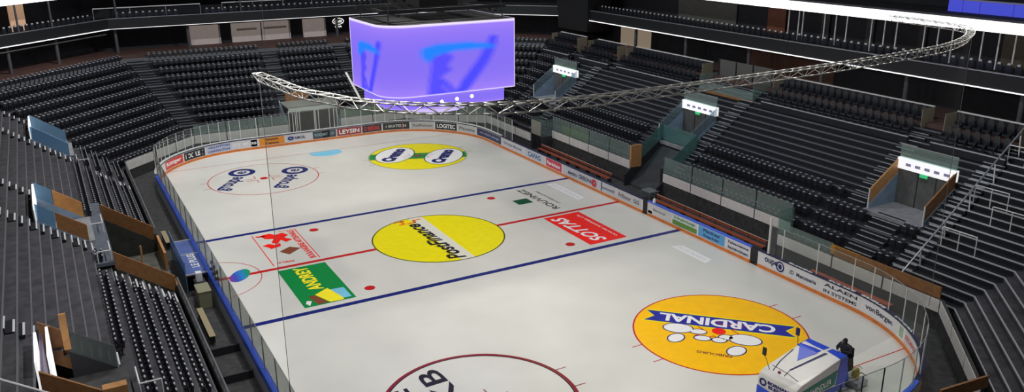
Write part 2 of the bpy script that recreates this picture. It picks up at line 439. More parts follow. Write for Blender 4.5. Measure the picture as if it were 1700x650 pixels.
cb = MB(); annulus(cb, 0, 0, 4.43, 4.53, .010, None); cb.build('centre_circle', mat('olive_ring', L((90, 92, 16)), .4), ICE)
ringmark(-7, 20, 4.5, p_red); ringmark(-7, -20, 4.5, p_dred, .16)
cb = MB(); annulus(cb, -7, -20, 4.3, 4.36, .007, None); cb.build('faceoff_circle', p_black, ICE)
ringmark(7, 20, 4.5, mat('thin_olive', L((140, 130, 30)), .4), .05)
ringmark(7, -20, 4.5, p_red, .07)
ipoly('faceoff_spot', disc(-7, 20, .33), p_red, .012); ipoly('faceoff_spot', disc(-7, -20, .33), p_red, .012)
# centre logo
ipoly('logo_stripe', [(-.42, -4.47), (.55, -4.44), (.62, 4.43), (-.42, 4.46)], mat('paint_cream', (.78, .78, .66), .3), .008)
lg = MB(); itext(lg, 'PostFinance', (.12, -4.15), (-.12, 3.25), 1.15, .012, p_black, .03, .25)
lg.build('painted_lettering', p_black, ICE)
lg = MB()
for dx, dy, w_, h_ in ((-1.5, 3.35, .5, .22), (-1.2, 3.6, .22, .55), (-.9, 3.35, .7, .2), (-.35, 3.4, .2, .6), (-.2, 3.8, .55, .2), (-1.7, 3.95, .9, .16)):
    lg.add([(dx, dy, .012), (dx+w_, dy+.1, .012), (dx+w_, dy+h_+.1, .012), (dx, dy+h_, .012)], [(0, 1, 2, 3)])
lg.build('painted_emblem', p_or, ICE)
# rectangles 3 x 6 m in the neutral zone
ipoly('advert_field', rect(-11.1, -8.1, -6.45, -.45), p_green, .006)
lg = MB(); itext(lg, 'ANDREY', (-9.35, -4.35), (-9.35, -.6), .85, .012, p_lyel, .035)
lg.add([(-10.1, -5.0, .012), (-9.2, -4.4, .012), (-8.75, -5.8, .012), (-8.8, -6.7 + .3, .012), (-9.6, -6.35, .012)], [(0, 1, 2, 3, 4)], p_lyel)
lg.add([(-9.1, -4.7, .013), (-8.3, -4.75, .013), (-8.3, -6.2, .013), (-8.75, -6.2, .013)], [(0, 1, 2, 3)], p_cyan)
lg.add([(-10.5, -5.0, .012), (-10.1, -5.1, .012), (-9.7, -6.3, .012), (-10.3, -6.35, .012)], [(0, 1, 2, 3)], p_brown)
lg.add([(-10.9, -5.95, .012), (-10.75, -5.6, .012), (-10.5, -5.75, .012), (-10.75, -6.3, .012)], [(0, 1, 2, 3)], white_paint)
lg.build('painted_lettering', p_lyel, ICE)
lg = MB()
for (a, b, c, d_) in ((-11.1, -11.04, .5, 6.55), (-8.16, -8.1, .5, 6.55)): lg.add([(a, c, .008), (b, c, .008), (b, d_, .008), (a, d_, .008)], [(0, 1, 2, 3)])
for (a, b, c, d_) in ((-9.3, -8.1, 6.49, 6.55),): lg.add([(a, c, .008), (b, c, .008), (b, d_, .008), (a, d_, .008)], [(0, 1, 2, 3)])
itext(lg, 'BOULANGERIE ARTISANALE', (-8.3, .65), (-8.3, 6.35), .42, .01, None, .03)
itext(lg, 'LE TAMARIS', (-10.75, .75), (-9.7, .62), .28, .01, None, .03)
lg.build('advert_field', p_bright, ICE)
lg = MB()   # red rampant emblem and brown lozenge
for P_ in ([(-10.6, 6.3), (-9.9, 6.45), (-9.6, 6.0), (-9.1, 6.2), (-8.8, 5.6), (-9.2, 5.2), (-8.8, 4.6), (-9.3, 4.3), (-9.5, 4.9), (-9.9, 4.2), (-10.2, 4.6), (-9.9, 5.3), (-10.4, 5.5)],
           [(-10.9, 4.3), (-10.4, 4.5), (-10.1, 4.1), (-9.7, 4.3), (-9.8, 3.7), (-10.5, 3.5), (-10.6, 3.9)], [(-10.95, 6.35), (-10.3, 6.15), (-10.3, 5.95), (-10.8, 6.05)]):
    lg.add([(x, y, .01) for x, y in P_], [tuple(range(len(P_)))], p_bright)
lg.add([(-10.15, 2.75, .01), (-9.35, 3.3, .01), (-8.75, 2.75, .01), (-9.7, 1.95, .01)], [(0, 1, 2, 3)], p_brown)
lg.build('painted_emblem', p_bright, ICE)
ipoly('advert_field', rect(8.1, 11.1, -6.4, -.4), p_bright, .006)
lg = MB(); itext(lg, 'SOTTAS', (9.75, -6.05), (9.4, -.75), 1.05, .012, white_paint, .03, .3)
lg.build('painted_lettering', white_paint, ICE); lg = MB(); itext(lg, 'www.sottas.ch', (10.75, -5.9), (10.75, -1.0), .3, .012, white_paint, .0)
lg.build('painted_lettering', white_paint, ICE)
lg = MB(); itext(lg, 'ROUVINEZ', (10.45, 1.0), (10.25, 6.4), .6, .01, p_black, .01)
lg.build('painted_lettering', p_black, ICE); lg = MB(); itext(lg, 'CHATEAU LICHTEN', (11.05, 1.9), (11.0, 5.4), .2, .01, p_black, .0)
lg.build('painted_lettering', p_black, ICE)
ipoly('advert_field', rect(8.1, 9.35, 3.15, 4.25), p_dgreen, .006)
for (x0, y0, y1) in ((12.6, 1.9, 6.6), (12.55, -12.6, -9.3)):
    o = ipoly('advert_field', [(x0, y0), (x0+.75, y0+.25), (x0+.75, y1-.2), (x0, y1)], white_paint, .006)
    lg = MB(); itext(lg, 'PATRIMOINE GRUYERE', (x0+.55, y0+.4), (x0+.55, y1-.3), .35, .01, None, .0)
    lg.build('painted_lettering', mat('paint_pale_grey', (.62, .63, .63), .3), ICE)
# far left circle: groupe e
for (cx, cy) in ((-10.6, 18.1), (-6.45, 16.5)):
    lg = MB(); e_ = (cx+2.15, cy+3.1)
    itext(lg, 'groupe', (cx+.45, cy-.3), (e_[0]+.4, e_[1]-.25), 1.3, .01, None, .025)
    ex, ey = cx+2.35, cy+4.55
    lg.build('painted_lettering', p_navy, ICE); lg = MB()
    annulus(lg, ex, ey, .68, 1.12, .01, None)
    itext(lg, 'e', (ex+.2, ey-.5), (ex+.5, ey+.2), .75, .01, None, .02)
    lg.build('painted_lettering', p_navy, ICE)
# far right circle: yellow field, green band, two white ovals
ipoly('circle_fill', disc(7, 20, 4.42), p_yellow, .004)
ipoly('green_band', [(x, y) for x, y in disc(7, 20, 4.42) if abs((y-20)*.914+(x-7)*.407) < 1.2], p_green, .006)
for (cx, cy) in ((5.25, 21.3), (9.0, 18.7)):
    a = math.radians(52)
    ipoly('oval_rim', disc(cx, cy, 2.75, ry=1.75, ang=a), p_dgreen, .008)
    ipoly('white_oval', disc(cx, cy, 2.65, ry=1.65, ang=a), white_paint, .010)
    lg = MB(); d = Vector((math.cos(a), math.sin(a))); itext(lg, 'Cremo', (cx-d.x*2.35+.45, cy-d.y*2.35-.3), (cx+d.x*2.2+.45, cy+d.y*2.2-.3), 1.3, .014, None, .08, .1)
    lg.build('painted_lettering', p_navy, ICE)
ipoly('faceoff_spot', disc(7, 20, .36), p_brown, .012)
# near right circle: orange field with a blue banner
ipoly('circle_fill', disc(7, -20, 4.42), p_orange, .004)
A = Vector((4.85, -16.5)); B = Vector((10.35, -22.05)); d = (B-A).normalized(); nn = Vector((-d.y, d.x))
bn = [A-nn*.62, A+nn*.62, B+nn*.62, B-d*.55, B-nn*.62]; bn = [A-nn*.62, A+d*.5, A+nn*.62, B+nn*.62, B-d*.5, B-nn*.62]
ol = [A-d*.12-nn*.74, A+d*.38, A-d*.12+nn*.74, B+d*.12+nn*.74, B-d*.38, B+d*.12-nn*.74]
ipoly('banner_outline', [tuple(v) for v in ol], p_yellow, .006); ipoly('banner', [tuple(v) for v in bn], p_banner, .008)
lg = MB(); s_ = B-d*1.0+nn*.46; e_ = A+d*.75+nn*.46
itext(lg, 'CARDINAL', tuple(s_), tuple(e_), .92, .012, None, .035); lg.build('painted_lettering', white_paint, ICE)
ipoly('faceoff_spot', disc(6.95, -20.0, .36), p_bright, .014)
lg = MB(); itext(lg, 'FRIBOURG', (5.75, -22.3), (4.6, -21.0), .26, .01, None, .03); lg.build('painted_lettering', p_brown, ICE)
def blob(cx, cy, parts):
    o_ = MB(); w_ = MB()
    for (dx, dy, r, ry, an) in parts:
        P1 = disc(cx+dx, cy+dy, r+.07, 28, ry=ry+.07, ang=an); P2 = disc(cx+dx, cy+dy, r, 28, ry=ry, ang=an)
        o_.add([(x, y, .008) for x, y in P1], [tuple(range(28))]); w_.add([(x, y, .011) for x, y in P2], [tuple(range(28))])
    o_.build('emblem_outline', p_navy, ICE); w_.build('painted_emblem', white_paint, ICE)
blob(5.0, -18.9, [(.35, .25, .75, .5, -.7), (-.45, -.55, .5, .35, .3), (1.0, -.6, .4, .25, -.6)])
blob(7.0, -21.5, [(.45, .1, .8, .55, -.8), (-.75, -.55, .55, .38, .2), (-.2, .8, .35, .25, -.6)])
blob(6.2, -20.5, [(-.5, .35, .4, .25, -.7), (.1, -.25, .35, .25, -.6)])
# near left circle lettering
lg = MB()
itext(lg, 'FKB', (-7.3, -20.5), (-7.5, -16.15), 1.15, .01, None, .015); lg.build('painted_lettering', p_black, ICE)
lg = MB(); itext(lg, 'BCF', (-8.85, -21.3), (-8.9, -17.15), 1.15, .01, None, .015); lg.build('painted_lettering', p_black, ICE)
# referee crease with a coloured patch, goal crease
mb = MB(); annulus(mb, -15, 0, 2.95, 3.0, .006, None, -90, 90, 40); mb.build('referee_crease', p_red, ICE)
def grad_patch():
    pts = disc(-13.25, .05, 1.0, 40, ry=.55, ang=1.05)
    mb = MB(); mb.add([(x, y, .008) for x, y in pts], [tuple(range(40))])
    mt = bpy.data.materials.new('rainbow_paint'); mt.use_nodes = True; nt = mt.node_tree; b = nt.nodes['Principled BSDF']; b.inputs['Roughness'].default_value = .3
    tc = nt.nodes.new('ShaderNodeTexCoord'); sp = nt.nodes.new('ShaderNodeSeparateXYZ'); ad = nt.nodes.new('ShaderNodeMapRange'); cr = nt.nodes.new('ShaderNodeValToRGB')
    ad.inputs[1].default_value = -14.0; ad.inputs[2].default_value = -12.5
    nt.links.new(tc.outputs['Object'], sp.inputs[0]); nt.links.new(sp.outputs[0], ad.inputs[0]); nt.links.new(ad.outputs[0], cr.inputs[0]); nt.links.new(cr.outputs[0], b.inputs['Base Color'])
    el = cr.color_ramp.elements; el[0].color = (.25, .03, .3, 1); el[0].position = 0; el[1].color = (.02, .35, .1, 1); el[1].position = 1
    e = el.new(.3); e.color = (.05, .08, .5, 1); e = el.new(.6); e.color = (.02, .25, .6, 1); e = el.new(.8); e.color = (.01, .3, .2, 1)
    mb.build('painted_emblem', mt, ICE)
grad_patch()
cp = [(-1.45, 25.97), (-1.45, 24.9)]+[(1.8*math.cos(t)*1.0, 26-1.8*math.sin(t)) for t in [math.pi*(.8-.6*i/12) for i in range(13)]]+[(1.45, 24.9), (1.45, 25.97)]
ipoly('goal_crease', cp, p_cyan, .003)

# ------------------------------------------------------------------ boards and glass
LP = 2*13+4*0+26.0+0
R_, WX, HY = 8.5, 15.0, 30.0
AR = R_*math.pi/2
SEG = [6.5, AR, 43, AR, 13, AR, 43, AR, 6.5]
PL = sum(SEG)
def rp(s, off=0., z=0.):
    """point on the rink outline, clockwise from the middle of the far end; off>0 is outward"""
    s %= PL
    def c(cx, cy, a): return Vector((cx+(R_+off)*math.sin(a), cy+(R_+off)*math.cos(a), z))
    if s < 6.5: return Vector((s, HY+off, z))
    s -= 6.5
    if s < AR: return c(6.5, 21.5, s/R_)
    s -= AR
    if s < 43: return Vector((WX+off, 21.5-s, z))
    s -= 43
    if s < AR: return c(6.5, -21.5, math.pi/2+s/R_)
    s -= AR
    if s < 13: return Vector((6.5-s, -HY-off, z))
    s -= 13
    if s < AR: return c(-6.5, -21.5, math.pi+s/R_)
    s -= AR
    if s < 43: return Vector((-WX-off, -21.5+s, z))
    s -= 43
    if s < AR: return c(-6.5, 21.5, 1.5*math.pi+s/R_)
    s -= AR
    return Vector((-6.5+s, HY+off, z))
def strip(mb, s0, s1, o0, o1, z0, z1, mt=None, st=.8):
    n = max(1, int(math.ceil((s1-s0)/st))); vs = []; fs = []
    for i in range(n+1):
        s = s0+(s1-s0)*i/n; vs += [rp(s, o0, z0), rp(s, o1, z0), rp(s, o1, z1), rp(s, o0, z1)]
    for i in range(n):
        a = 4*i
        for j in range(4): fs.append((a+j, a+(j+1) % 4, a+4+(j+1) % 4, a+4+j))
    fs += [(3, 2, 1, 0), (4*n, 4*n+1, 4*n+2, 4*n+3)]
    mb.add(vs, fs, mt)
BO = empty('rink_boards', (0, 30, 0), 'white rink boards with adverts and an orange kick plate around the ice', 'rink boards')
SD = 6.5+AR+21.5  # s of (15, 0)
S_L0 = 6.5+AR+43+AR+13+AR          # start of left side (y=-21.5)
def build_board(s0, s1, capm, name='board_section', st=.8):
    b = MB(); strip(b, s0, s1, 0, .14, .2, 1.03, None, st); o = b.build(name, board_w, BO)
    b = MB(); strip(b, s0, s1, -.03, .16, -.05, .2, None, st); b.build('kick_plate', kick, o)
    b = MB(); strip(b, s0, s1, -.03, .2, 1.03, 1.10, None, st); b.build('top_rail', capm, o)
y2s = lambda y: 6.5+AR+(21.5-y)
build_board(-19.85, 19.85, cap_n); build_board(19.85, y2s(-3.0), cap_n)
build_board(y2s(-3.55), y2s(-13.9), cap_b); build_board(y2s(-14.55), y2s(-21.5)+AR*.75, cap_n); build_board(y2s(-21.5)+AR*.75, S_L0, cap_b)
build_board(S_L0, PL-19.85, cap_b)
# white upper rim on the far arc and outer blue face on the left side
b = MB(); strip(b, -19.5, 22.5, .0, .22, 1.10, 1.16); b.build('top_rail', steel_w, BO)
b = MB(); strip(b, S_L0-10, PL-20.0, .20, .24, .72, 1.09); b.build('outer_face', cap_b, BO)
b = MB(); strip(b, S_L0-10, PL-20.0, .19, .23, -.05, .72); b.build('outer_face', mat('grey_board_back', (.42, .45, .52), .5), BO)
for y in (-3.28, -14.2):
    b = MB(); strip(b, y2s(y+.28), y2s(y-.30), .02, .10, .15, 1.02); b.build('gate', black, BO)
def ad(s0, s1, col, txt=None, tcol=(255, 255, 255), z0=.26, z1=.98, hfrac=.6, fit=.82, shear=0, bold=.03, extra=None):
    mt = mat('advert_%d_%d_%d' % col, L(col), .35)
    b = MB(); strip(b, s0+.04, s1-.04, -.012, 0.0, z0, z1); o = b.build('advert_panel', mt, BO)
    if txt:
        tm = mat('print_%d_%d_%d' % tcol, L(tcol), .35)
        lines = txt.split('\n'); H_ = (z1-z0)/len(lines)
        for i, ln in enumerate(lines):
            g = MB(); zc = z1-H_*(i+.5); hh = H_*hfrac/2; c = (s0+s1)/2; wd = (s1-s0)*fit
            text_mb(g, ln, lambda u, v: rp(c-wd/2+wd*u, -.02, zc-hh+2*hh*v), tm, bold, shear)
            g.build('lettering', tm, o)
    return o
ad(-15.6, -12.7, (225, 60, 45), 'Rüttiger'); ad(-12.6, -10.15, (24, 24, 34), 'ROCFLEX')
ad(-10.1, -7.5, (205, 212, 235), 'VALLOTTON\nCONSTRUCTION', (40, 60, 140))
ad(-7.45, -5.05, (225, 225, 230))
for i, t in enumerate(('RG', 'SD', 'RB')): ad(-7.35+i*.78, -6.7+i*.78, (205, 40, 35), t, hfrac=.4, fit=.7, z0=.3, z1=.93)
ad(-5.0, -2.55, (240, 150, 30), 'Grimm\nCentre', (40, 30, 30), fit=.5)
ad(-2.5, .12, (222, 222, 226), 'TAMOIL', (40, 45, 90), fit=.5, hfrac=.4)
b = MB(); text_mb(b, 'O', lambda u, v: rp(-2.3+.6*u, -.022, .42+.4*v), None, .12); b.build('lettering', mat('print_40_60_140', L((40, 60, 140)), .35), BO)
ad(.15, 2.55, (50, 66, 78), 'ROCHAT   CF', (150, 190, 190), hfrac=.4); ad(1.1, 1.9, (190, 215, 230))
ad(2.6, 5.15, (170, 30, 35), 'LEYSIN'); ad(5.2, 7.3, (35, 30, 42), 'O REDAIL', (225, 50, 50))
ad(7.35, 10.15, (34, 38, 36), 'r SKATES 24', (215, 215, 205), fit=.75, hfrac=.4); ad(9.2, 10.1, (150, 25, 30))
ad(10.2, 12.7, (205, 205, 200), 'Raiffeisen', (130, 130, 132), hfrac=.4); ad(12.75, 15.25, (20, 20, 24), 'LOGITEC')
ad(15.3, 17.8, (205, 208, 205), 'Placette', (110, 120, 120), hfrac=.45); ad(17.9, 22.6, (44, 48, 92), 'swisscom energie', (170, 175, 215), hfrac=.4)
ad(22.7, 26.8, (215, 216, 220), 'Groupe Mutuel', (120, 130, 170), hfrac=.45); ad(26.9, 30.6, (205, 212, 220), 'CAFAG', (60, 90, 150), fit=.6)
ad(30.7, 33.3, (214, 50, 80), 'Maréchaux', hfrac=.45); ad(33.4, 39.2, (210, 212, 220), 'electro  GRISONI  O', (60, 60, 90), fit=.7, hfrac=.5)
ad(39.0, 41.0, (210, 212, 220), 'zumwald', (110, 120, 130), hfrac=.35); ad(41.1, 44.2, (214, 214, 216), 'FrEtour  GG', (110, 110, 120), hfrac=.45)
b = MB(); text_mb(b, 'O', lambda u, v: rp(37.7+.75*u, -.025, .3+.62*v), None, .1); b.build('lettering', mat('print_215_40_50', L((215, 40, 50)), .35), BO)
ad(44.9, 47.6, (222, 224, 222), 'Bäriswyl', (120, 125, 120), hfrac=.3, fit=.5); ad(44.95, 45.5, (60, 150, 70), z0=.26, z1=.45)
ad(47.7, 50.3, (214, 226, 216), 'la Gruyère Energie', (60, 140, 80), z0=.6, hfrac=.6); ad(47.7, 50.3, (100, 150, 60), z0=.26, z1=.6)
ad(50.4, 53.0, (90, 170, 225), 'Piscines\nSaphir', (30, 50, 90), fit=.6); ad(53.1, 55.3, (225, 225, 228), 'l\'alsacienne\nBechtholsheim', (50, 50, 80), hfrac=.55)
ad(55.95, 58.1, (228, 228, 232), 'oupe', (34, 40, 80), fit=.5, z0=.3)
b = MB()
annC = 57.75
for i in range(24):
    a0 = 2*math.pi*i/24; a1 = 2*math.pi*(i+1)/24
    b.add([rp(annC+math.cos(a)*r, -.024, .63+math.sin(a)*r) for a, r in ((a0, .24), (a1, .24), (a1, .33), (a0, .33))], [(0, 1, 2, 3)])
text_mb(b, 'e', lambda u, v: rp(annC-.14+.28*u, -.024, .47+.32*v), None, .05); b.build('lettering', p_navy, BO)
ad(58.3, 60.7, (228, 228, 232), 'iD  Menuiserie', (60, 62, 80), hfrac=.35); ad(60.8, 63.6, (230, 230, 234), 'ALAEN\nIN SYSTEMS', (40, 40, 46), hfrac=.55)
ad(63.7, 66.4, (232, 232, 236), 'vonBergen', (40, 42, 60), hfrac=.55); ad(66.8, 67.3, (150, 190, 160), z0=.35, z1=.9); ad(67.4, 69.3, (214, 206, 206), 'FROMAGE', (190, 60, 70), hfrac=.4)
for s, t in ((58.3, 'groupe'), (61.3, 'BCF-FKB'), (63.5, 'arena'), (66.2, 'hockey')):   # white lettering on the outer cap, read from above
    g = MB(); text_mb(g, t, lambda u, v: rp(s+1.8*u, .19-.2*v, 1.105), None, .03); g.build('lettering', white_paint, BO)

GL = empty('rink_glass', (0, -30, 1.1), 'clear protective glass with pale posts on top of the rink boards', 'protective glass')
def glass_run(ss, zt=2.95, thick=None, pm=steel_w, off=.08, gm=None):
    for i, s in enumerate(ss):
        b = MB(); r = .075 if thick and i in thick else .03
        b.tube(rp(s, off, 1.08), rp(s, off, zt+(.45 if thick and i in thick else 0)), r, 8); b.build('post', pm, GL)
        if i+1 < len(ss):
            g = MB(); strip(g, s+.03, ss[i+1]-.03, off-.006, off+.006, 1.12, zt, None, .6); g.build('glass_pane', gm or glass, GL)
            g = MB(); strip(g, s, ss[i+1], off-.012, off+.012, zt, zt+.02, None, .6); g.build('edge_trim', steel, GL)
glass_run([-19.4, -18.75, -17.8, -16.9, -16.0, -15.2, -14.45, -13.15, -12.2, -11.3, -10.35, -9.5, -8.55, -7.55, -6.6, -5.1, -3.6])
glass_run([-3.6, -1.6, -1.35, .5, 2.0, 2.45, 3.6, 5.2, 6.7, 7.65, 8.7, 9.9, 11.3, 12.6, 13.9, 15.2, 16.5, 17.8, 19.2, 20.5, 21.8, 23.2, 24.6], 3.05)
sr = [y2s(-15.3), y2s(-16.4), y2s(-19.0), y2s(-21.5)]+[y2s(-21.5)+AR*f for f in (.1, .2, .3, .4, .5, .6, .7, .8, .9, 1.0)]
glass_run(sr, 2.95, (0,), steel_w)
s_ = y2s(-21.5)+AR; glass_run([s_+1.3*i for i in range(11)], 2.95, None, steel_d)
gml = glassmat('grey_sheen_glass', (.80, .82, .80), .38, .2)  # reflections on the left panes put into a grey body colour
glass_run([S_L0+.2+2.35*i for i in range(19)], 2.85, None, steel, .08, gml)

# ------------------------------------------------------------------ aisle stairs
def stairs(k, s0, s1, d0, d1, mt=conc_d, nm=nosing_w, run=.307, nw=.045):
    S0, S1 = s0, s1
    mb = MB(); nb = MB(); d = d0
    while d < d1:
        z = ZP(d)
        if callable(S0): s0 = S0(d); s1 = S1(d)
        c = [FP(k, s0, d, z-.33), FP(k, s1, d, z-.33), FP(k, s1, d+run, z-.33), FP(k, s0, d+run, z-.33)]
        mb.hexa(c+[Vector((p.x, p.y, z)) for p in c])
        c = [FP(k, s0, d-.01, z-.03), FP(k, s1, d-.01, z-.03), FP(k, s1, d+nw, z-.03), FP(k, s0, d+nw, z-.03)]
        nb.hexa(c+[Vector((p.x, p.y, z+.012)) for p in c]); d += run
    o = struct(mb.build('aisle_stairs', mt)); nb.build('nosing', nm, o); return o
AIS = []
def aisle(k, s0, s1, d0, d1, **kw): AIS.append((k, s0, s1, d0, d1)); stairs(k, s0, s1, d0, d1, **kw)
ng = mat('grey_nosing', (.42, .43, .45), .5); ngd = mat('dull_nosing', (.17, .175, .19), .5)
aisle('right', -16.9, -15.6, 4.4, 9.9, nm=ng); aisle('right', -22.5, -21.2, .5, 9.9, nm=ng)
aisle('right', -19.9, -18.0, 1.3, 4.3, nm=ng)
aisle('right', -2.2, -.9, 1.3, 9.9, nm=ng); aisle('right', 3.5, 4.8, 1.3, 9.2, nm=ngd); aisle('right', 17.7, 19.0, 1.3, 9.9, nm=ng)
aisle('right', 23.8, 25.0, .5, 9.9, nm=ngd)
aisle('far_right', -7.5, -6.2, .5, 9.9, nm=ngd)
aisle('end', -1.5, 0, 3.2, 9.9, nm=ngd); aisle('end', 6.3, 7.6, .5, 9.9, nm=ngd); aisle('end', lambda d: -10.4-.414*d, lambda d: -8.9-.414*d, .5, 9.9, nm=ngd)
for a_ in ((20.2, 21.5, 4.0, 9.6), (26.8, 28.0, .3, 9.6), (19.3, 20.4, .3, 2.9), (5.8, 6.9, 6.3, 9.6), (-.5, .8, 3.9, 9.6), (-15.0, -13.8, 3.9, 9.6), (-4.0, -2.8, .3, 3.3)): aisle('left', *a_, nw=.07)

# ------------------------------------------------------------------ seats
def seat_mbs():
    back = MB(); pan = MB(); leg = MB(); rim = MB(); glint2 = MB()  # rim holds the highlight strip painted along the back's top
    # back: curved shell, five columns; seat faces -y locally (row front), x along row
    cols = []
    for i in range(5):
        t = i/4; x = (-.2+.40*t); bow = .045*(1-(2*t-1)**2); cols.append((x, bow))
    vs = []
    for (x, bow) in cols:
        for (z, yo) in ((.40, 0), (.62, .05), (.84-.02*abs(x)*8*.4, .11)):
            vs.append((x, .02+yo+bow, z)); vs.append((x, .055+yo+bow, z))
    fs = []
    for i in range(4):
        for j in range(2):
            a = i*6+j*2; b = a+6
            fs += [(a, b, b+2, a+2), (a+1, a+3, b+3, b+1)]
        a = i*6+4; b = a+6; fs.append((a, b, b+1, a+1)); a = i*6; b = a+6; fs.append((a, a+1, b+1, b))
    for i in (0, 4):
        a = i*6; fs += [(a, a+2, a+3, a+1), (a+2, a+4, a+5, a+3)]
    back.add(vs, fs)
    for i in (1, 2):  # highlight along the back's top, built as a pale strip
        (x0, b0), (x1, b1) = cols[i], cols[i+1]
        z0 = .84-.02*abs(x0)*8*.4; z1 = .84-.02*abs(x1)*8*.4
        rim.hexa([(x0, .115+b0, z0-.02), (x1, .115+b1, z1-.02), (x1, .18+b1, z1-.02), (x0, .18+b0, z0-.02), (x0, .115+b0, z0+.015), (x1, .115+b1, z1+.015), (x1, .18+b1, z1+.015), (x0, .18+b0, z0+.015)])
    glint2.hexa([(-.09, -.155, .70), (.09, -.155, .70), (.09, -.09, .72), (-.09, -.09, .72), (-.085, -.155, .725), (.085, -.155, .725), (.085, -.09, .745), (-.085, -.09, .745)])
    # tip-up seat pan, folded
    pan.hexa([(-.2, -.10, .36), (.2, -.10, .36), (.2, -.02, .40), (-.2, -.02, .40), (-.19, -.15, .70), (.19, -.15, .70), (.19, -.09, .72), (-.19, -.09, .72)])
    leg.box(-.03, .03, -.02, .05, 0, .42); leg.box(-.2, .2, -.02, .03, .36, .40); leg.box(-.10, .10, -.08, .10, 0, .015)
    return back, rim, pan, leg, glint2
SB = seat_mbs()
proto_me = []
for nm_, b_, mt_ in (('backrest', SB[0], seat_m), ('back_glint', SB[1], seat_glint), ('seat', SB[2], seat_m), ('leg', SB[3], steel_d), ('pan_glint', SB[4], seat_glint)):
    me = bpy.data.meshes.new(nm_); me.from_pydata(b_.v, [], b_.f); me.materials.append(mt_); me.update(); proto_me.append((nm_, me))
stand_names = {'left': 'left of the rink', 'right': 'right of the rink', 'end': 'at the far end', 'far_left': 'in the far left corner', 'far_right': 'in the far right corner', 'near_right': 'near right'}
seats = []
def blocked(k, s, d):
    for (a, b, da, db) in HOLES.get(k, []):
        if a-.25 < s < b+.25 and da-.5 < d < db+.25: return True
    if k == 'right' and d > 8.5: return True
    for (kk, a, b, da, db) in AIS:
        if callable(a): a = a(d); b = b(d)
        if kk == k and a-.22 < s < b+.22 and da-.4 < d < db+.6: return True
    return False
def seat_rows(k, smin, smax, j0, j1, rr_=.92, off=.55):
    for j in range(j0, j1):
        d = .28+rr_*j+off; z = ZP(.28+rr_*j); a, b = SR(k, d)
        a = max(a, smin if smin is not None else -99)+.3; b = min(b, smax if smax is not None else 99)-.3
        n = int((b-a)/.5); 
        for i in range(n+1):
            s = a+.5*i
            if blocked(k, s, d): continue
            seats.append((k, s, d, z, j))
seat_rows('end', None, None, 0, 11); seat_rows('far_left', None, None, 0, 11); seat_rows('far_right', None, None, 0, 11)
seat_rows('left', -24, 27.6, 0, 5, .736, .46); seat_rows('left', 27.9, None, 0, 11)
seat_rows('right', -21.2, -14.4, 0, 5); seat_rows('right', -14.2, 21, 1, 5); seat_rows('right', 21, None, 0, 11)
def in_view(p):
    v = p-CAM; z = v.dot(fwd)
    if z < 1: return False
    x = v.dot(r2)/z*1403.34+850; y = 325-v.dot(u2)/z*1403.34
    return -5 < x < 1705 and -5 < y < 655
vis = []
for t in seats:
    p = FP(t[0], t[1], t[2], t[3]+.5)
    if in_view(p): vis.append(((p-CAM).length, t))
vis.sort(key=lambda a: a[0])
near = vis[:300]; far_ = [t for _, t in vis[300:]]
def seat_T(k, s, d, z):
    n, t, D = FAC[k]; p = FP(k, s, d, z)
    # local -y -> -n (faces the ice), local x -> along the row
    yv = n; xv = yv.cross(Vector((0, 0, 1)))
    m_ = Matrix((xv, yv, Vector((0, 0, 1)))).transposed().to_4x4(); m_.translation = p
    return m_
ordn = ['first', 'second', 'third', 'fourth', 'fifth', 'sixth', 'seventh', 'eighth', 'ninth', 'tenth', 'eleventh']
for _, (k, s, d, z, j) in near:
    o = bpy.data.objects.new('stadium_seat', None); o.empty_display_size = .2; COL.objects.link(o); o.matrix_world = seat_T(k, s, d, z)
    tag(o, 'black folded tip-up seat, %s row up from the ice, %s' % (ordn[j], stand_names[k]), 'seat', 'seats of the %s row %s' % (ordn[j], stand_names[k]))
    for nm_, me in proto_me:
        c = bpy.data.objects.new(nm_, me); COL.objects.link(c); c.parent = o
bulk = MB()
for (k, s, d, z, j) in far_:
    T = seat_T(k, s, d, z)
    for b_, mt_ in zip(SB, (seat_m, seat_glint, seat_m, steel_d, seat_glint)):
        bulk.add([T @ Vector(v) for v in b_.v], b_.f, mt_)
tag(bulk.build('stadium_seats'), 'hundreds of black folded tip-up seats filling the far stands', 'seats', kind='stuff')

# red cushioned row behind the glass on the right
rs = []
for i in range(17):
    s = -13.4+.5*i*.86
    if s > -6.4: break
    o = empty('cushioned_seat', FP('right', s, 1.75, ZP(1.2)), 'seat with a rust red cushion right behind the glass above the near player bench', 'seat', 'red seats behind the bench glass')
    b = MB(); T = seat_T('right', s, 1.75, ZP(1.2)); b.add([T @ Vector(v) for v in SB[0].v], SB[0].f); b.build('backrest', red_seat, o)
    b = MB(); b.hexa([T @ Vector(v) for v in ((-.2, -.35, .4), (.2, -.35, .4), (.2, .03, .4), (-.2, .03, .4), (-.2, -.35, .48), (.2, -.35, .48), (.2, .03, .46), (-.2, .03, .46))]); b.build('cushion', red_seat, o)
    b = MB(); b.add([T @ Vector(v) for v in SB[3].v], SB[3].f); b.build('leg', steel_d, o)

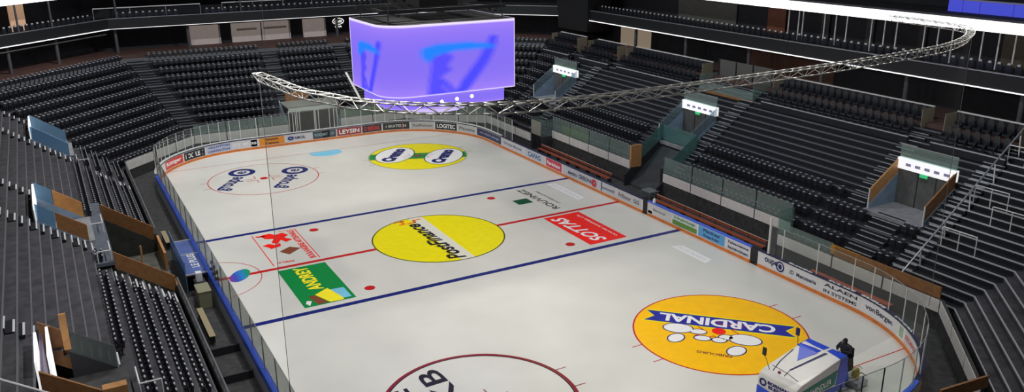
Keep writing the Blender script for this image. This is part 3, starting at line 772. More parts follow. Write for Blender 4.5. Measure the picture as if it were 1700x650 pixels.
# tall chairs: on the balcony and in the boxes on top of the right stand
def chair_mbs():
    a = MB()   # shell back with rounded head
    prof = [(-.2, .45), (-.22, .9), (-.17, 1.08), (-.09, 1.16), (.09, 1.16), (.17, 1.08), (.22, .9), (.2, .45)]
    T = Matrix(((1, 0, 0, 0), (0, 0, 1, .16), (0, 1, 0, 0), (0, 0, 0, 1)))
    a.prism(prof, .06, None, T)
    c = MB(); c.hexa([(-.23, -.28, .42), (.23, -.28, .42), (.23, .18, .42), (-.23, .18, .42), (-.22, -.27, .52), (.22, -.27, .52), (.22, .18, .50), (-.22, .18, .50)])
    c.box(-.26, -.22, -.2, .18, .5, .66); c.box(.22, .26, -.2, .18, .5, .66)
    l = MB(); l.tube((0, 0, 0), (0, 0, .42), .04, 8); l.lathe([(.22, 0), (.2, .03), (.05, .05)], 10)
    h = MB(); h.hexa([(-.11, .13, 1.06), (.11, .13, 1.06), (.11, .24, 1.06), (-.11, .24, 1.06), (-.08, .13, 1.18), (.08, .13, 1.18), (.08, .24, 1.18), (-.08, .24, 1.18)])
    return [('backrest', a, seat_m), ('seat', c, seat_m), ('leg', l, steel_d), ('head_pad', h, mat('pale_leather', (.62, .6, .58), .5))]
CH = chair_mbs(); chm = []
for nm_, b_, mt_ in CH:
    me = bpy.data.meshes.new(nm_); me.from_pydata(b_.v, [], b_.f); me.materials.append(mt_); me.update(); chm.append((nm_, me))
def tall_chair(k, s, d, z, label, group, dark=False):
    p = FP(k, s, d, z+.6)
    if not in_view(p): return
    o = bpy.data.objects.new('lounge_chair', None); o.empty_display_size = .2; COL.objects.link(o); o.matrix_world = seat_T(k, s, d, z)
    tag(o, label, 'chair', group)
    for nm_, me in chm:
        if dark and nm_ == 'head_pad': continue
        c = bpy.data.objects.new(nm_, me); COL.objects.link(c); c.parent = o
i = 0
for s in [25.5-.62*i for i in range(80)]:
    tall_chair('right', s, 13.0, 10.75, 'tall black chair with a pale head pad in the balcony row on the right', 'chairs on the right balcony')
for s in [-14.5+.62*i for i in range(46)]:
    if -8.6 < s < -6.0: continue
    tall_chair('end', s, 13.0, 10.75, 'tall black chair with a pale head pad in the balcony row at the far end', 'chairs on the far balcony')
for s in [2.0+.62*i for i in range(28)]:
    if 7.1 < s < 8.6: continue
    tall_chair('far_left', s, 13.0, 10.75, 'tall black chair with a pale head pad on the balcony of the far left corner', 'chairs on the left corner balcony')
BOXES = [(-16.0, -3.2, 'the wide box left of the exit gap'), (-22.4, -17.6, 'the short box at the far right'), (4.9, 15.6, 'the wide box beyond the glass cabin'), (17.0, 22.0, 'the small box left of the wide one'), (24.0, 29.0, 'the last small box in the far corner')]
for a, b_, nm_ in BOXES:
    for d, z in ((9.3, 7.15), (10.5, 7.75)):
        s = a+.4
        while s < b_-.2:
            tall_chair('right', s, d, z, 'black padded chair in %s atop the right stand' % nm_, 'chairs in %s' % nm_, True); s += .62
    o = empty('spectator_box', FP('right', (a+b_)/2, 11.2, 7.7), 'pale edged raised spectator box, %s' % nm_, 'box', None)
    for (d0, d1, z0, z1) in ((8.85, 9.95, 6.7, 7.15), (9.95, 11.15, 7.0, 7.75)):
        c = [FP('right', s, d, z0) for s, d in ((a, d0), (b_, d0), (b_, d1), (a, d1))]
        MB().hexa(c+[Vector((p.x, p.y, z1)) for p in c]).build('platform', conc_d, o)
    c = [FP('right', s, d, 7.75) for s, d in ((a, 11.15), (b_, 11.15), (b_, 11.22), (a, 11.22))]
    MB().hexa(c+[Vector((p.x, p.y, 8.85)) for p in c]).build('back_panel', wall_d, o)
    c = [FP('right', s, d, 8.85) for s, d in ((a, 11.12), (b_, 11.12), (b_, 11.26), (a, 11.26))]
    MB().hexa(c+[Vector((p.x, p.y, 8.92)) for p in c]).build('top_rail', panel_w, o)
    for s in (a, b_):
        c = [FP('right', s_2, d, 7.2) for s_2, d in ((s-.02, 10.0), (s+.02, 10.0), (s+.02, 11.2), (s-.02, 11.2))]
        MB().hexa(c+[Vector((p.x, p.y, 8.85)) for p in c]).build('side_panel', mat('beige_panel', L((150, 142, 120)), .5), o)
    c = [FP('right', s, d, 7.15) for s, d in ((a, 8.86), (b_, 8.86), (b_, 8.92), (a, 8.92))]
    MB().hexa(c+[Vector((p.x, p.y, 7.22)) for p in c]).build('front_edge', ng, o)
# glass cabin between the boxes
o = empty('control_cabin', FP('right', .8, 10.2, 7.2), 'grey glazed cabin on the stand behind the hanging truss', 'cabin')
for (s0, s1, d0, d1, mt_, nm_, z0, z1) in ((-2.2, 4.0, 9.0, 9.06, glass_g, 'front_glass', 7.0, 7.7), (-2.2, 4.0, 11.0, 11.06, mat('grey_cabin_panel', L((92, 92, 88)), .5), 'back_panel', 7.8, 9.3),
                                  (-2.2, -2.14, 9.0, 11.0, glass_g, 'side_glass', 7.0, 8.2), (3.94, 4.0, 9.0, 11.0, glass_g, 'side_glass', 7.0, 8.2), (-2.2, 4.0, 9.0, 11.0, wood_b, 'floor_panel', 6.8, 7.0)):
    c = [FP('right', s, d, z0) for s, d in ((s0, d0), (s1, d0), (s1, d1), (s0, d1))]
    MB().hexa(c+[Vector((p.x, p.y, z1)) for p in c]).build(nm_, mt_, o)
for s in (-2.1, 0, 1.9, 3.9): MB().tube(FP('right', s, 10.95, 7.8), FP('right', s, 10.95, 9.3), .05).build('post', steel_d, o)

# ------------------------------------------------------------------ vomitories
def slab(k, s0, s1, d0, d1, z0, z1):
    c = [FP(k, s, d, z0) for s, d in ((s0, d0), (s1, d0), (s1, d1), (s0, d1))]
    return MB().hexa(c+[Vector((p.x, p.y, z1)) for p in c])
def sloped(k, s, th, d0, d1, h0, h1, lo=None):
    """upright panel in the d direction; bottom at plane+h0 (or fixed lo), top at plane+h1"""
    zb0 = ZP(d0)+h0 if lo is None else lo; zb1 = ZP(d1)+h0 if lo is None else lo
    return MB().hexa([FP(k, s-th/2, d0, zb0), FP(k, s+th/2, d0, zb0), FP(k, s+th/2, d1, zb1), FP(k, s-th/2, d1, zb1),
                      FP(k, s-th/2, d0, ZP(d0)+h1), FP(k, s+th/2, d0, ZP(d0)+h1), FP(k, s+th/2, d1, ZP(d1)+h1), FP(k, s-th/2, d1, ZP(d1)+h1)])
side_wall = mat('bluish_plaster', L((140, 162, 184)), .6, noise=.15, nscale=1.5)
back_wall = mat('grey_cladding', L((92, 92, 90)), .6, noise=.25, nscale=2)
lit_panel = mat('lit_lintel', (.9, .9, .9), .5, emit=(1, 1, 1), estr=.75)
white_wall = mat('white_wall', (.85, .87, .9), .5)
glass_c = glassmat('clear_side_glass', (.62, .74, .80), .30, .1)
def vomitory(k, s0, s1, d0, d1, zf, label, woods=(wood, wood), wallm=None, glass_side=(), zl=5.75, cool=False, low_glass=False):
    o = empty('stair_entrance', FP(k, (s0+s1)/2, d0, zf), label, 'entrance')
    slab(k, s0-.1, s1+.1, d0-.4, d1+.3, zf-.25, zf).build('landing', mat('pale_landing', L((150, 150, 152)), .5, noise=.2, nscale=2), o)
    for i, s in enumerate((s0, s1)):
        sloped(k, s, .14, d0, d1, 0, .0, lo=zf).build('side_wall', side_wall if i or not cool else side_wall, o)
        sloped(k, s, .10, d0, d1+.02, 0, .95).build('parapet', woods[i], o)
        MB().tube(FP(k, s, d0, zf), FP(k, s, d0, ZP(d0)+.95), .05).build('post', steel_w, o)
    slab(k, s0, s1, d1, d1+.15, zf, zl).build('back_wall', back_wall, o)
    for f in (.3, .62): slab(k, s0+(s1-s0)*f-.03, s0+(s1-s0)*f+.03, d1-.03, d1, zf, zl).build('door_joint', steel_d, o)
    slab(k, s0-.02, s1+.02, d1-.12, d1+.25, zl, zl+.68).build('lintel', lit_panel, o)
    for i in range(5):
        a = s0+.3+(s1-s0-.6)*i/5
        slab(k, a, a+.35, d1-.14, d1-.12, zl+.25, zl+.42).build('sign_plate', mat('lilac_print', L((190, 185, 225)), .5), o)
    slab(k, (s0+s1)/2-.25, (s0+s1)/2+.25, d1-.2, d1-.12, zl-.2, zl-.02).build('exit_sign', mat('exit_green', (.02, .4, .12), .4, emit=(.05, .7, .25), estr=.6), o)
    slab(k, s0, s1, d1+.05, d1+.08, zl+.68, zl+1.45).build('balustrade', glass_g, o)
    slab(k, s0-.02, s1+.02, d1+.04, d1+.09, zl+1.45, zl+1.5).build('top_rail', steel, o)
    return o
vomitory('right', -20.9, -17.1, 4.4, 6.8, 3.5, 'wide stair entrance with wooden side panels in the near right stand, beside the diagonal handrail', woods=(wood_b, wood))
vomitory('right', -.6, 3.3, 4.4, 6.8, 3.5, 'stair entrance in the middle of the right stand, above the glass walled tunnel', woods=(glass_c, glass_c))
vomitory('right', 19.3, 23.4, 4.4, 6.8, 3.4, 'far stair entrance in the right stand, just right of the hanging screens', woods=(glass_c, glass_c))
# left side: glass on the camera-side, bright end panel
wood_o = mat('orange_veneer', L((214, 150, 84)), .5, noise=.12, nscale=3)
def vom_left(s0, s1, label, wood_, dark=False):
    k = 'left'; zf = 3.45; d0, d1 = 4.0, 6.35
    o = empty('stair_entrance', FP(k, (s0+s1)/2, d0, zf), label, 'entrance')
    slab(k, s0, s1, d0-.3, d1+.3, zf-.25, zf).build('landing', mat('pale_landing', L((150, 150, 152)), .5), o)
    for i, s in enumerate((s0, s1)):
        sloped(k, s, .12, d0, d1, 0, 0, lo=zf).build('side_wall', side_wall, o)
        if wood_:
            sloped(k, s, .08, d0, d0+1.45, 0, .95).build('parapet', wood_o if i else wood_b, o)
            sloped(k, s, .04, d0+1.5, d1, 0, .95).build('glass_pane', glass_b, o)
        else: sloped(k, s, .04, d0, d1, 0, .95).build('glass_pane', glass_b if not dark else glass_g, o)
    slab(k, s0, s1, d1, d1+.15, zf, 5.7).build('back_wall', back_wall if not dark else wall_d, o)
    slab(k, s0, s1, d1-.02, d1+.08, 4.9, 5.95).build('lintel', lit_panel, o)
    return o
vom_left(22.0, 26.6, 'far stair entrance in the left stand with blue glass and a bright white edge', False)
vom_left(1.0, 5.6, 'stair entrance in the middle of the left stand with orange wooden panels and blue glass', True)
# near left entrance: timber walls and a lit tube
o = empty('stair_entrance', FP('left', -17.5, 4, 3.45), 'near left stair entrance with brown timber walls and a glowing white edge', 'entrance')
slab('left', -19.6, -15.3, 3.7, 6.7, 3.2, 3.45).build('landing', floor_d, o)
sloped('left', -15.3, .12, 4.0, 5.6, 0, .0, lo=3.45).build('side_wall', wall_d, o)
sloped('left', -15.3, .05, 4.0, 5.6, 0, .95).build('glass_pane', glassmat('smoky_glass', (.30, .34, .33), .5), o)
sloped('left', -15.0, .1, 5.6, 6.5, -.9, .75).build('parapet', wood_b, o)
sloped('left', -19.6, .12, 3.9, 6.5, -.6, .9).build('parapet', wood_b, o)
slab('left', -19.5, -15.3, 6.4, 6.5, 3.45, 5.6).build('back_wall', mat('violet_wall', L((96, 84, 104)), .5), o)
for s, d in ((-15.6, 6.15), (-15.9, 6.55)):
    MB().hexa([FP('left', s_2, d_, z) for z in (3.6, 5.95) for s_2, d_ in ((s-2.6, d), (s, d), (s, d+.09), (s-2.6, d+.09))]).build('light_edge', lit_panel, o)
slab('left', -15.35, -15.2, 5.5, 5.75, 4.7, 6.2).build('wood_post', wood, o)
slab('left', -19.7, -19.3, 3.9, 4.7, 4.6, 4.9).build('counter', wood, o)

# lower tunnel on the left with timber walls
o = empty('tunnel_entrance', FP('left', 2.2, 0, 0), 'wide tunnel between two brown timber walls at the left of the rink', 'tunnel')
for s in (-2.4, 6.8):
    sloped('left', s, .12, .1, 3.0, 0, 0, lo=-.05).build('side_wall', mat('greenish_wall', L((64, 66, 58)), .7, noise=.3, nscale=1.5), o)
    sloped('left', s, .12, .15, 3.05, .05, 1.0).build('parapet', wood_b, o)
slab('left', -2.4, 6.8, 3.0, 3.15, -.05, 3.0).build('back_wall', floor_d, o)
slab('left', -2.4, 6.8, -.2, 3.0, -.04, .02).build('tunnel_floor', mat('worn_floor', L((92, 92, 84)), .6, noise=.5, nscale=1.2), o)
slab('left', 3.2, 6.7, -.1, .05, .02, 1.15).build('gate_panel', wood, o)
slab('left', -2.3, -.2, -.05, .45, .02, .9).build('counter', wood_b, o)
MB().tube(FP('left', 1.7, 1.4, 0), FP('left', 1.7, 1.4, 2.4), .06).build('post', wood, o)
for i in range(4): slab('left', -1.9+i*.5, -1.7+i*.5, .2, 1.5, .95, 1.05).build('rail_board', mat('pale_board', L((170, 155, 120)), .5), o)
# landing with white rails between tunnel and terrace
o = empty('camera_platform', FP('left', 2, 3.5, 3.3), 'dark platform with a pale floor and white rails above the left tunnel', 'platform')
slab('left', -2.6, 8.8, 3.0, 3.95, 3.1, 3.3).build('deck', mat('bluish_deck', L((96, 102, 112)), .5, noise=.2), o)
for s0, s1 in ((-2.4, -.9), (2.6, 4.2)):
    r_ = MB(); pts = [FP('left', s0, 3.15, 3.3), FP('left', s0, 3.15, 3.9), FP('left', s1, 3.15, 3.9), FP('left', s1, 3.15, 3.3)]
    r_.path(pts, .035); r_.path([FP('left', s0, 3.15, 3.9), FP('left', s0, 3.8, 3.9), FP('left', s0, 3.8, 3.3)], .035); r_.build('rail', steel_w, o)
for (s0, s1, d, lb) in ((-17.1, -15.6, 3.4, 'white tube rail at the foot of the near left aisle'), (20.3, 22.2, 3.6, 'white tube rail at the foot of the far left aisle')):
    r_ = MB(); r_.path([FP('left', s0, d, ZP(2.9)), FP('left', s0, d, ZP(2.9)+.75), FP('left', s1, d, ZP(2.9)+.75), FP('left', s1, d, ZP(2.9))], .035)
    r_.path([FP('left', s0, d, ZP(2.9)+.75), FP('left', s0, d-.8, ZP(2.9)+.75), FP('left', s0, d-.8, ZP(2.9)-.1)], .035); tag(r_.build('barrier', steel_w), lb, 'barrier')
r_ = MB(); r_.path([FP('left', -21.1, 5.4, ZP(5.4)+.95), FP('left', -21.1, 9.9, ZP(9.9)+.95)], .04)
for d in (5.6, 6.6, 7.6, 8.6, 9.6): r_.tube(FP('left', -21.1, d, ZP(d)-.2), FP('left', -21.1, d, ZP(d)+.95), .03)
tag(r_.build('handrail', steel_w), 'white sloping handrail at the bottom left corner', 'handrail')

# tunnel on the right between the two player benches
o = empty('tunnel_entrance', FP('right', .6, 0, 0), 'dark players\' tunnel with teal glass walls between the two red benches', 'tunnel')
for s, m_2 in ((-1.4, steel_d), (2.7, wall_d)):
    sloped('right', s, .12, .6, 4.3, 0, .0, lo=-.05).build('side_wall', conc, o)
sloped('right', -1.4, .04, 1.2, 4.3, 0, 1.15).build('glass_pane', glassmat('teal_glass', (.38, .66, .62), .35), o)
sloped('right', 2.7, .04, 2.2, 4.3, 0, 1.15).build('glass_pane', M['teal_glass'], o)
slab('right', -1.4, 2.7, 4.3, 4.34, 3.5, 4.75).build('glass_pane', M['teal_glass'], o)
slab('right', -1.4, 2.7, 4.25, 4.4, -.05, 3.5).build('back_wall', wall_d, o)
MB().hexa([FP('right', s, d, z) for z, dd in ((1.6, 0), (3.4, 0)) for s, d in ((2.62, 1.15), (2.8, 1.15), (2.8, 2.2), (2.62, 2.2))]).build('wooden_end', wood, o)
MB().hexa([FP('right', -1.35, 1.1, 0), FP('right', 2.65, 1.1, 0), FP('right', 2.65, 4.25, .1), FP('right', -1.35, 4.25, .1), FP('right', -1.35, 1.1, .3), FP('right', 2.65, 1.1, .3), FP('right', 2.65, 4.25, 3.2), FP('right', -1.35, 4.25, 3.2)]).build('ramp', mat('dark_slope', L((52, 56, 58)), .5, noise=.3, nscale=1.5), o)
MB().box(18.0, 18.1, -1.3, -1.1, 0, 2.5).build('door_frame', wall_d, o)
# small pale screens in the far right corner
o = empty('glass_screen', (17.6, 15.4, 1.6), 'short pale glass screen at the far end of the far player bench', 'screen')
MB().box(16.9, 16.93, 14.7, 16.4, 1.7, 3.0).build('pane', glassmat('cream_glass', (.75, .75, .66), .6, .3), o)

# portal at the far end
o = empty('tunnel_entrance', (1, 31.8, 0), 'grey roofed vehicle entrance behind the far boards', 'tunnel')
slab('end', -1.6, 3.6, 0, 3.1, 3.12, 3.25).build('roof', mat('grey_roof', L((128, 132, 124)), .6), o)
slab('end', -1.5, 3.4, -.05, .12, 2.75, 3.12).build('lintel', mat('pale_lintel', L((196, 205, 196)), .5), o)
sloped('end', -1.6, .12, 0, 3.05, 0, 0.6, lo=-.05).build('side_wall', side_wall, o); sloped('end', 3.6, .12, 0, 3.05, 0, .6, lo=-.05).build('side_wall', side_wall, o)
slab('end', -1.6, 3.6, 3.0, 3.1, 0, 3.1).build('back_wall', mat('khaki_curtain', L((66, 64, 50)), .8, noise=.4, nscale=2), o)
slab('end', -.9, 1.4, 3.2, 3.3, 3.2, 4.1).build('wood_panel', wood_b, o)
for s in (-1.55, -.75, -.5, 1.1, 1.4, 3.3): MB().tube(FP('end', s, -.02, 0), FP('end', s, -.02, 2.9), .05).build('post', panel_w, o)

# diagonal handrail and the crowd barriers at the near right
o = empty('handrail', FP('right', -22.6, .9, 1.2), 'long grey diagonal handrail on white posts climbing the near right stand', 'handrail')
MB().tube(FP('right', -22.65, .6, ZP(.6)+1.0), FP('right', -22.3, 11.2, ZP(11.2)+1.0), .05, 8).build('rail', steel, o)
for d in (.9, 2.2, 4.0, 5.9, 7.8, 9.8): MB().tube(FP('right', -22.6, d, ZP(d)-.3), FP('right', -22.5, d, ZP(d)+1.0), .04).build('post', steel_w, o)
BR = [(-22.7, -24.7, 3.6, 'lowest white crowd barrier, beside the diagonal handrail'), (-24.2, -26.4, 5.4, 'white crowd barrier in the second rank from the ice at right'),
      (-22.5, -24.45, 6.3, 'white crowd barrier in the middle of the standing terrace'), (-22.4, -24.4, 9.1, 'topmost white crowd barrier at the right edge')]
for s0, s1, d, lb in BR:
    dk = .28+RUN*math.floor((d-.28)/RUN); z = ZP(dk); o = empty('crowd_barrier', FP('right', s0, d, z), lb, 'barrier')
    MB().tube(FP('right', s0, d, z+1.08), FP('right', s1, d, z+1.08), .035).build('rail', steel_w, o)
    for s in (s0, (s0+s1)/2, s1): MB().tube(FP('right', s, d, z), FP('right', s, d-.02, z+1.08), .032).build('post', steel_w, o)
for (ko, sA, dA, sB, dB, lb) in (('near_right', -8.2, 5.4, -13.5, 5.4, 'upper grey handrail on the corner terrace at the right edge'), ('near_right', -8.4, 3.3, -14.0, 3.3, 'lower grey handrail on the corner terrace near the right edge')):
    o = empty('handrail', FP(ko, sA, dA, ZP(dA)), lb, 'handrail')
    MB().tube(FP(ko, sA, dA, ZP(dA)+.95), FP(ko, sB, dB, ZP(dB)+.95), .04).build('rail', steel, o)
    for i in range(7):
        f = i/6; s = sA+(sB-sA)*f; d = dA+(dB-dA)*f
        MB().tube(FP(ko, s, d, ZP(d)-.2), FP(ko, s, d, ZP(d)+.95), .025).build('post', steel, o)

# ------------------------------------------------------------------ concourse kiosks, columns, balcony fittings
kio = mat('kiosk_front', L((172, 160, 158)), .5, noise=.1, nscale=2, emit=(.6, .5, .45), estr=.22)  # faint glow added so the kiosk fronts look lit
for (x0, x1, lb) in ((-7.5, -4.6, 'pale kiosk front at the far concourse, leftmost of the row'), (-3.2, 3.0, 'wide pale kiosk with a serving counter at the far concourse'), (4.7, 7.1, 'narrow pale kiosk beside the hanging screens at the far concourse')):
    o = empty('kiosk', (x0, 46.6, 7.95), lb, 'kiosk')
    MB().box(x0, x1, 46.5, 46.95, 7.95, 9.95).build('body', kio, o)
    if x1-x0 > 4:
        for a, b_ in ((-2.7, -.6), (.2, 2.7)): MB().box(a, b_, 46.2, 46.5, 9.2, 9.4).build('awning', mat('cream_awning', L((215, 200, 175)), .5), o)
        MB().box(-.1, 0, 46.45, 46.5, 7.95, 9.95).build('joint', steel_d, o)
    MB().box(x1+.05, x1+.15, 46.4, 46.55, 7.95, 9.95).build('post', panel_w, o)
o = empty('neon_sign', (8.9, 46.95, 9.5), 'small glowing oval sign on the dark far wall left of the screens', 'sign')
b = MB()
for i in range(20):
    a0 = 2*math.pi*i/20; a1 = 2*math.pi*(i+1)/20
    b.tube((8.9+.65*math.cos(a0), 46.94, 9.45+.35*math.sin(a0)), (8.9+.65*math.cos(a1), 46.94, 9.45+.35*math.sin(a1)), .035)
text_mb(b, 'CAFE', lambda u, v: Vector((8.45+.9*u, 46.92, 9.3+.28*v)), None, .02)
b.build('neon_tube', mat('neon', (1, 1, 1), emit=(1, .95, .9), estr=1.2), o)
b = MB(); text_mb(b, 'BAR', lambda u, v: Vector((8.5+.8*u, 46.92, 8.75+.2*v)), None, .02); b.build('neon_letters', M['neon'], o)
cols_ = [('far_left', 2.6), ('far_left', 8.5), ('far_left', 14.0), ('end', -14.9), ('end', -8.0), ('end', 8.0), ('right', -20.5), ('right', -12.5), ('right', -5.2), ('right', 2.5), ('right', 10.5), ('right', 18)]
for i, (k, s) in enumerate(cols_):
    struct(MB().tube(FP(k, s, 12.9, ZC), FP(k, s, 12.9, 10.4), .16, 12).build('column', mat('grey_column', L((84, 84, 86)), .6)))
# brown back wall of the right concourse, lit openings
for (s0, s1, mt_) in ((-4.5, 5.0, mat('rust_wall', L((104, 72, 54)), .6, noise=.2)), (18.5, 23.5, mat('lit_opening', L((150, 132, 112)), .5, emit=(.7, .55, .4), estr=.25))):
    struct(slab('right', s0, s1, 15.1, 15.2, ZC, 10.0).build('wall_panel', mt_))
# thin white rail over the far balcony, poles of the balcony boxes
for i, (x0, x1, lb) in enumerate(((-16.6, -6.4, 'long white rail in front of the far left balcony chairs'), (-4.2, 5.5, 'white rail in front of the far balcony chairs above the kiosks'))):
    r_ = MB(); r_.tube((x0, 45.2, 12.35), (x1, 45.2, 12.35), .06); n_ = 4
    for j in range(n_): r_.tube((x0+(x1-x0)*j/(n_-1), 45.2, 11.1), (x0+(x1-x0)*j/(n_-1), 45.2, 12.3), .018)
    tag(r_.build('handrail', steel_w), lb, 'handrail')
ys = [.14, -.9, -1.33, -3.47, -4.56, -5.58, -7.78, -8.9, -9.9, -12.1, -13.15, -14.2, -16.3, -17.4, -18.46, -20.7, -21.8]
for y in ys:
    tag(MB().tube((31.5, y, 11.1), (31.5, y, 14.4), .05, 8).build('balcony_pole', steel_w), 'slim white pole between balcony floor and the white light band on the right', 'pole', 'white poles on the right balcony')
for y0, y1, c in ((-2.4, -1.6, (60, 60, 58)), (-6.6, -5.9, (60, 60, 58)), (-11.0, -10.4, (52, 50, 48)), (-19.6, -16.6, (86, 80, 60)), (-22.2, -19.8, (138, 78, 44)), (2.2, 4.2, (120, 70, 44)), (8, 16, (92, 92, 84))):
    struct(MB().box(33.3, 33.4, y0, y1, 11.15, 14.2).build('wall_panel', mat('upper_panel_%d' % c[0], L(c), .6, noise=.15)))
for x0, c in ((0, (220, 176, 140)), (-1.6, (40, 38, 40))):
    pass
p0 = FP('far_left', 0.2, 15.5, 11.2)
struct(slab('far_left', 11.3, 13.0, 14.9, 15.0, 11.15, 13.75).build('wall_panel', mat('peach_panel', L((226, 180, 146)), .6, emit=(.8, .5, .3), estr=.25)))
for s in (-1.7, 9.6, 13.4): struct(MB().tube(FP('far_left', s, 12.4, 10.75), FP('far_left', s, 12.4, 14.3), .09, 10).build('column', mat('grey_column', L((84, 84, 86)), .6)))
for x in (-14.6, -2.5, 12.0): struct(MB().tube((x, 44.15, 10.75), (x, 44.15, 14.3), .09, 10).build('column', M['grey_column']))
struct(ring('pipe', 12.6, 12.7, 9.85, 9.95, steel, facets=('far_left',), lims={'far_left': (6, 99)}))
# cladding and dark stair at the far right corner beside the screens
struct(slab('end', 16.0, 24.0, 14.6, 14.7, 7.95, 10.35).build('wall_panel', mat('ribbed_grey', L((70, 72, 76)), .6, noise=.2)))

# ------------------------------------------------------------------ the hanging screens
J = empty('scoreboard', (0, 0, 9.2), 'large purple glowing curved screen cube hanging over centre ice', 'scoreboard')
def rrect_path(hx, hy, r, n=10, rn=None):
    pts = []; rn = rn or r; r0 = r
    for cx, cy, a0 in ((1, 1, 0), (-1, 1, 90), (-1, -1, 180), (1, -1, 270)):
        r = rn if a0 == 180 else r0; cx = cx*(hx-r); cy = cy*(hy-r)
        for i in range(n+1):
            a = math.radians(a0+90*i/n); pts.append((cx+r*math.cos(a), cy+r*math.sin(a)))
    return pts
def point_in(poly, x, y):
    c = False; n = len(poly); j = n-1
    for i in range(n):
        xi, yi = poly[i]; xj, yj = poly[j]
        if (yi > y) != (yj > y) and x < (xj-xi)*(y-yi)/(yj-yi)+xi: c = not c
        j = i
    return c
# picture on the screens (u 0..1 across, v 0..1 up): abstract stick-like strokes
def pxu(pts): return [((x-635)/208, (150-y+(x-740)*.02)/112) for x, y in pts]
PIC = [(pxu([(689, 86), (690, 74), (712, 70), (745, 69), (775, 72), (800, 76), (812, 84), (795, 84), (760, 82), (730, 84), (712, 88), (700, 98)]), L((40, 130, 255))),
       (pxu([(800, 64), (813, 65), (810, 84), (796, 108), (770, 140), (752, 158), (738, 158), (752, 132), (778, 102), (790, 84)]), L((78, 76, 252))),
       (pxu([(706, 90), (730, 84), (742, 92), (730, 104), (738, 112), (718, 122), (722, 138), (742, 154), (735, 160), (695, 162), (700, 130), (704, 108)]), L((88, 80, 250))),
       (pxu([(714, 118), (728, 128), (745, 146), (740, 152), (722, 134)]), L((78, 76, 252)))]
def edge_col(p): return (p[0] > 4.25 and p[1] < -2.97) or (p[0] < -4.33 and p[1] > 2.9)
def screen_mesh(path, z0, z1, faces_u, parent, name, pic=True):
    me = bpy.data.meshes.new(name); vs = []; fs = []; cols = []
    nz = 44; n = len(path)
    base = L((134, 112, 240)); light = L((186, 146, 252))
    for i in range(n):
        for j in range(nz+1): vs.append((path[i][0], path[i][1], z0+(z1-z0)*j/nz))
    for i in range(n):
        i2 = (i+1) % n
        for j in range(nz): fs.append((i*(nz+1)+j, i2*(nz+1)+j, i2*(nz+1)+j+1, i*(nz+1)+j+1))
    me.from_pydata(vs, [], fs)
    ca = me.color_attributes.new('picture', 'FLOAT_COLOR', 'POINT')
    for i in range(n):
        for j in range(nz+1):
            v = j/nz; u = faces_u(path[i]); c = base; t = abs(v-.5)*2
            c = tuple(a*(1-.5*t**3)+b*.5*t**3 for a, b in zip(base, light))
            if pic and u is not None:
                acc = [0, 0, 0]; wsum = 0
                for du in (-.02, 0, .02):
                    for dv in (-.02, 0, .02):
                        cc = c
                        for poly, pc in PIC[::-1]:
                            if point_in(poly, u+du, v+dv): cc = pc
                        for q_ in range(3): acc[q_] += cc[q_]/9
                c = tuple(acc)
            if pic and j >= nz-1 or j == 0 or (pic and edge_col(path[i])): c = (.85, .75, 1.0)  # bright halo line along the screen edges, painted into the picture
            ca.data[i*(nz+1)+j].color = (*c, 1)
    me.update(); o = bpy.data.objects.new(name, me); COL.objects.link(o); o.parent = parent; o.matrix_parent_inverse = PW(parent).inverted()
    mt = bpy.data.materials.get('screen_glow') or bpy.data.materials.new('screen_glow')
    mt.use_nodes = True; nt = mt.node_tree; nt.nodes.clear()
    out = nt.nodes.new('ShaderNodeOutputMaterial'); em = nt.nodes.new('ShaderNodeEmission'); at_ = nt.nodes.new('ShaderNodeVertexColor'); at_.layer_name = 'picture'
    em.inputs[1].default_value = 1.05; nt.links.new(at_.outputs[0], em.inputs[0]); nt.links.new(em.outputs[0], out.inputs[0])
    me.materials.append(mt)
    return o
def dense(path, st=.12):
    out = []
    n = len(path)
    for i in range(n):
        a = Vector(path[i]); b_ = Vector(path[(i+1) % n]); L_ = (b_-a).length; k_ = max(1, int(L_/st))
        for j in range(k_): out.append(tuple(a.lerp(b_, j/k_)))
    return out
# gently bowed faces with large rounded corners
JP = dense(rrect_path(4.35, 3.05, .12, rn=1.7))
def fu(p):
    x, y = p
    if y < -2.6: return (x+4.35)/8.7
    if x < -3.95: return .02+(3.05-y)/6.1*1.0
    if y > 2.6: return (4.35-x)/8.7
    if x > 3.95: return (y+3.05)/6.1
    return None
screen_mesh(JP, 10.42, 14.7, fu, J, 'main_screen')
JP2 = dense(rrect_path(3.8, 2.6, .12, rn=1.6), .1)
screen_mesh(JP2, 9.55, 10.40, lambda p: None, J, 'lower_screen', False)
def frame_ring(path, z, r, mt, nm_):
    b = MB(); n = len(path)
    for i in range(n): b.tube((*path[i], z), (*path[(i+1) % n], z), r, 5)
    return b.build(nm_, mt, J)
edge = mat('bright_bezel', (.9, .85, .95), .4, emit=(.85, .75, 1), estr=.6)
JP3 = rrect_path(4.38, 3.08, 1.25, 8); JP4 = rrect_path(3.78, 2.53, 1.1, 8)
b = MB(); b.prism(rrect_path(4.3, 3.0, .1, 8, 1.65), .2, T=Matrix.Translation((0, 0, 14.5))); b.build('top_housing', black, J)
b = MB(); b.prism(rrect_path(3.75, 2.55, .1, 8, 1.55), .1, T=Matrix.Translation((0, 0, 9.58))); b.build('bottom_housing', black, J)
b = MB(); b.lathe([(2.1, 9.1), (2.1, 9.3)], 40); b.build('ring_screen', mat('lilac_ring', (.8, .75, .9), emit=L((190, 170, 240)), estr=.9), J)
for x, y in ((-.7, -3.12), (.15, -3.12), (1.0, -3.12)):
    b = MB(); T = Matrix.Translation((x*1.2, y, 10.05+.08*x)); b.lathe([(.01, -.12), (.1, -.06), (.12, 0), (.1, .06), (.01, .12)], 10, None, T); b.build('spot_lamp', mat('lamp_glow', (1, 1, 1), emit=(1, 1, 1), estr=2.0), J)
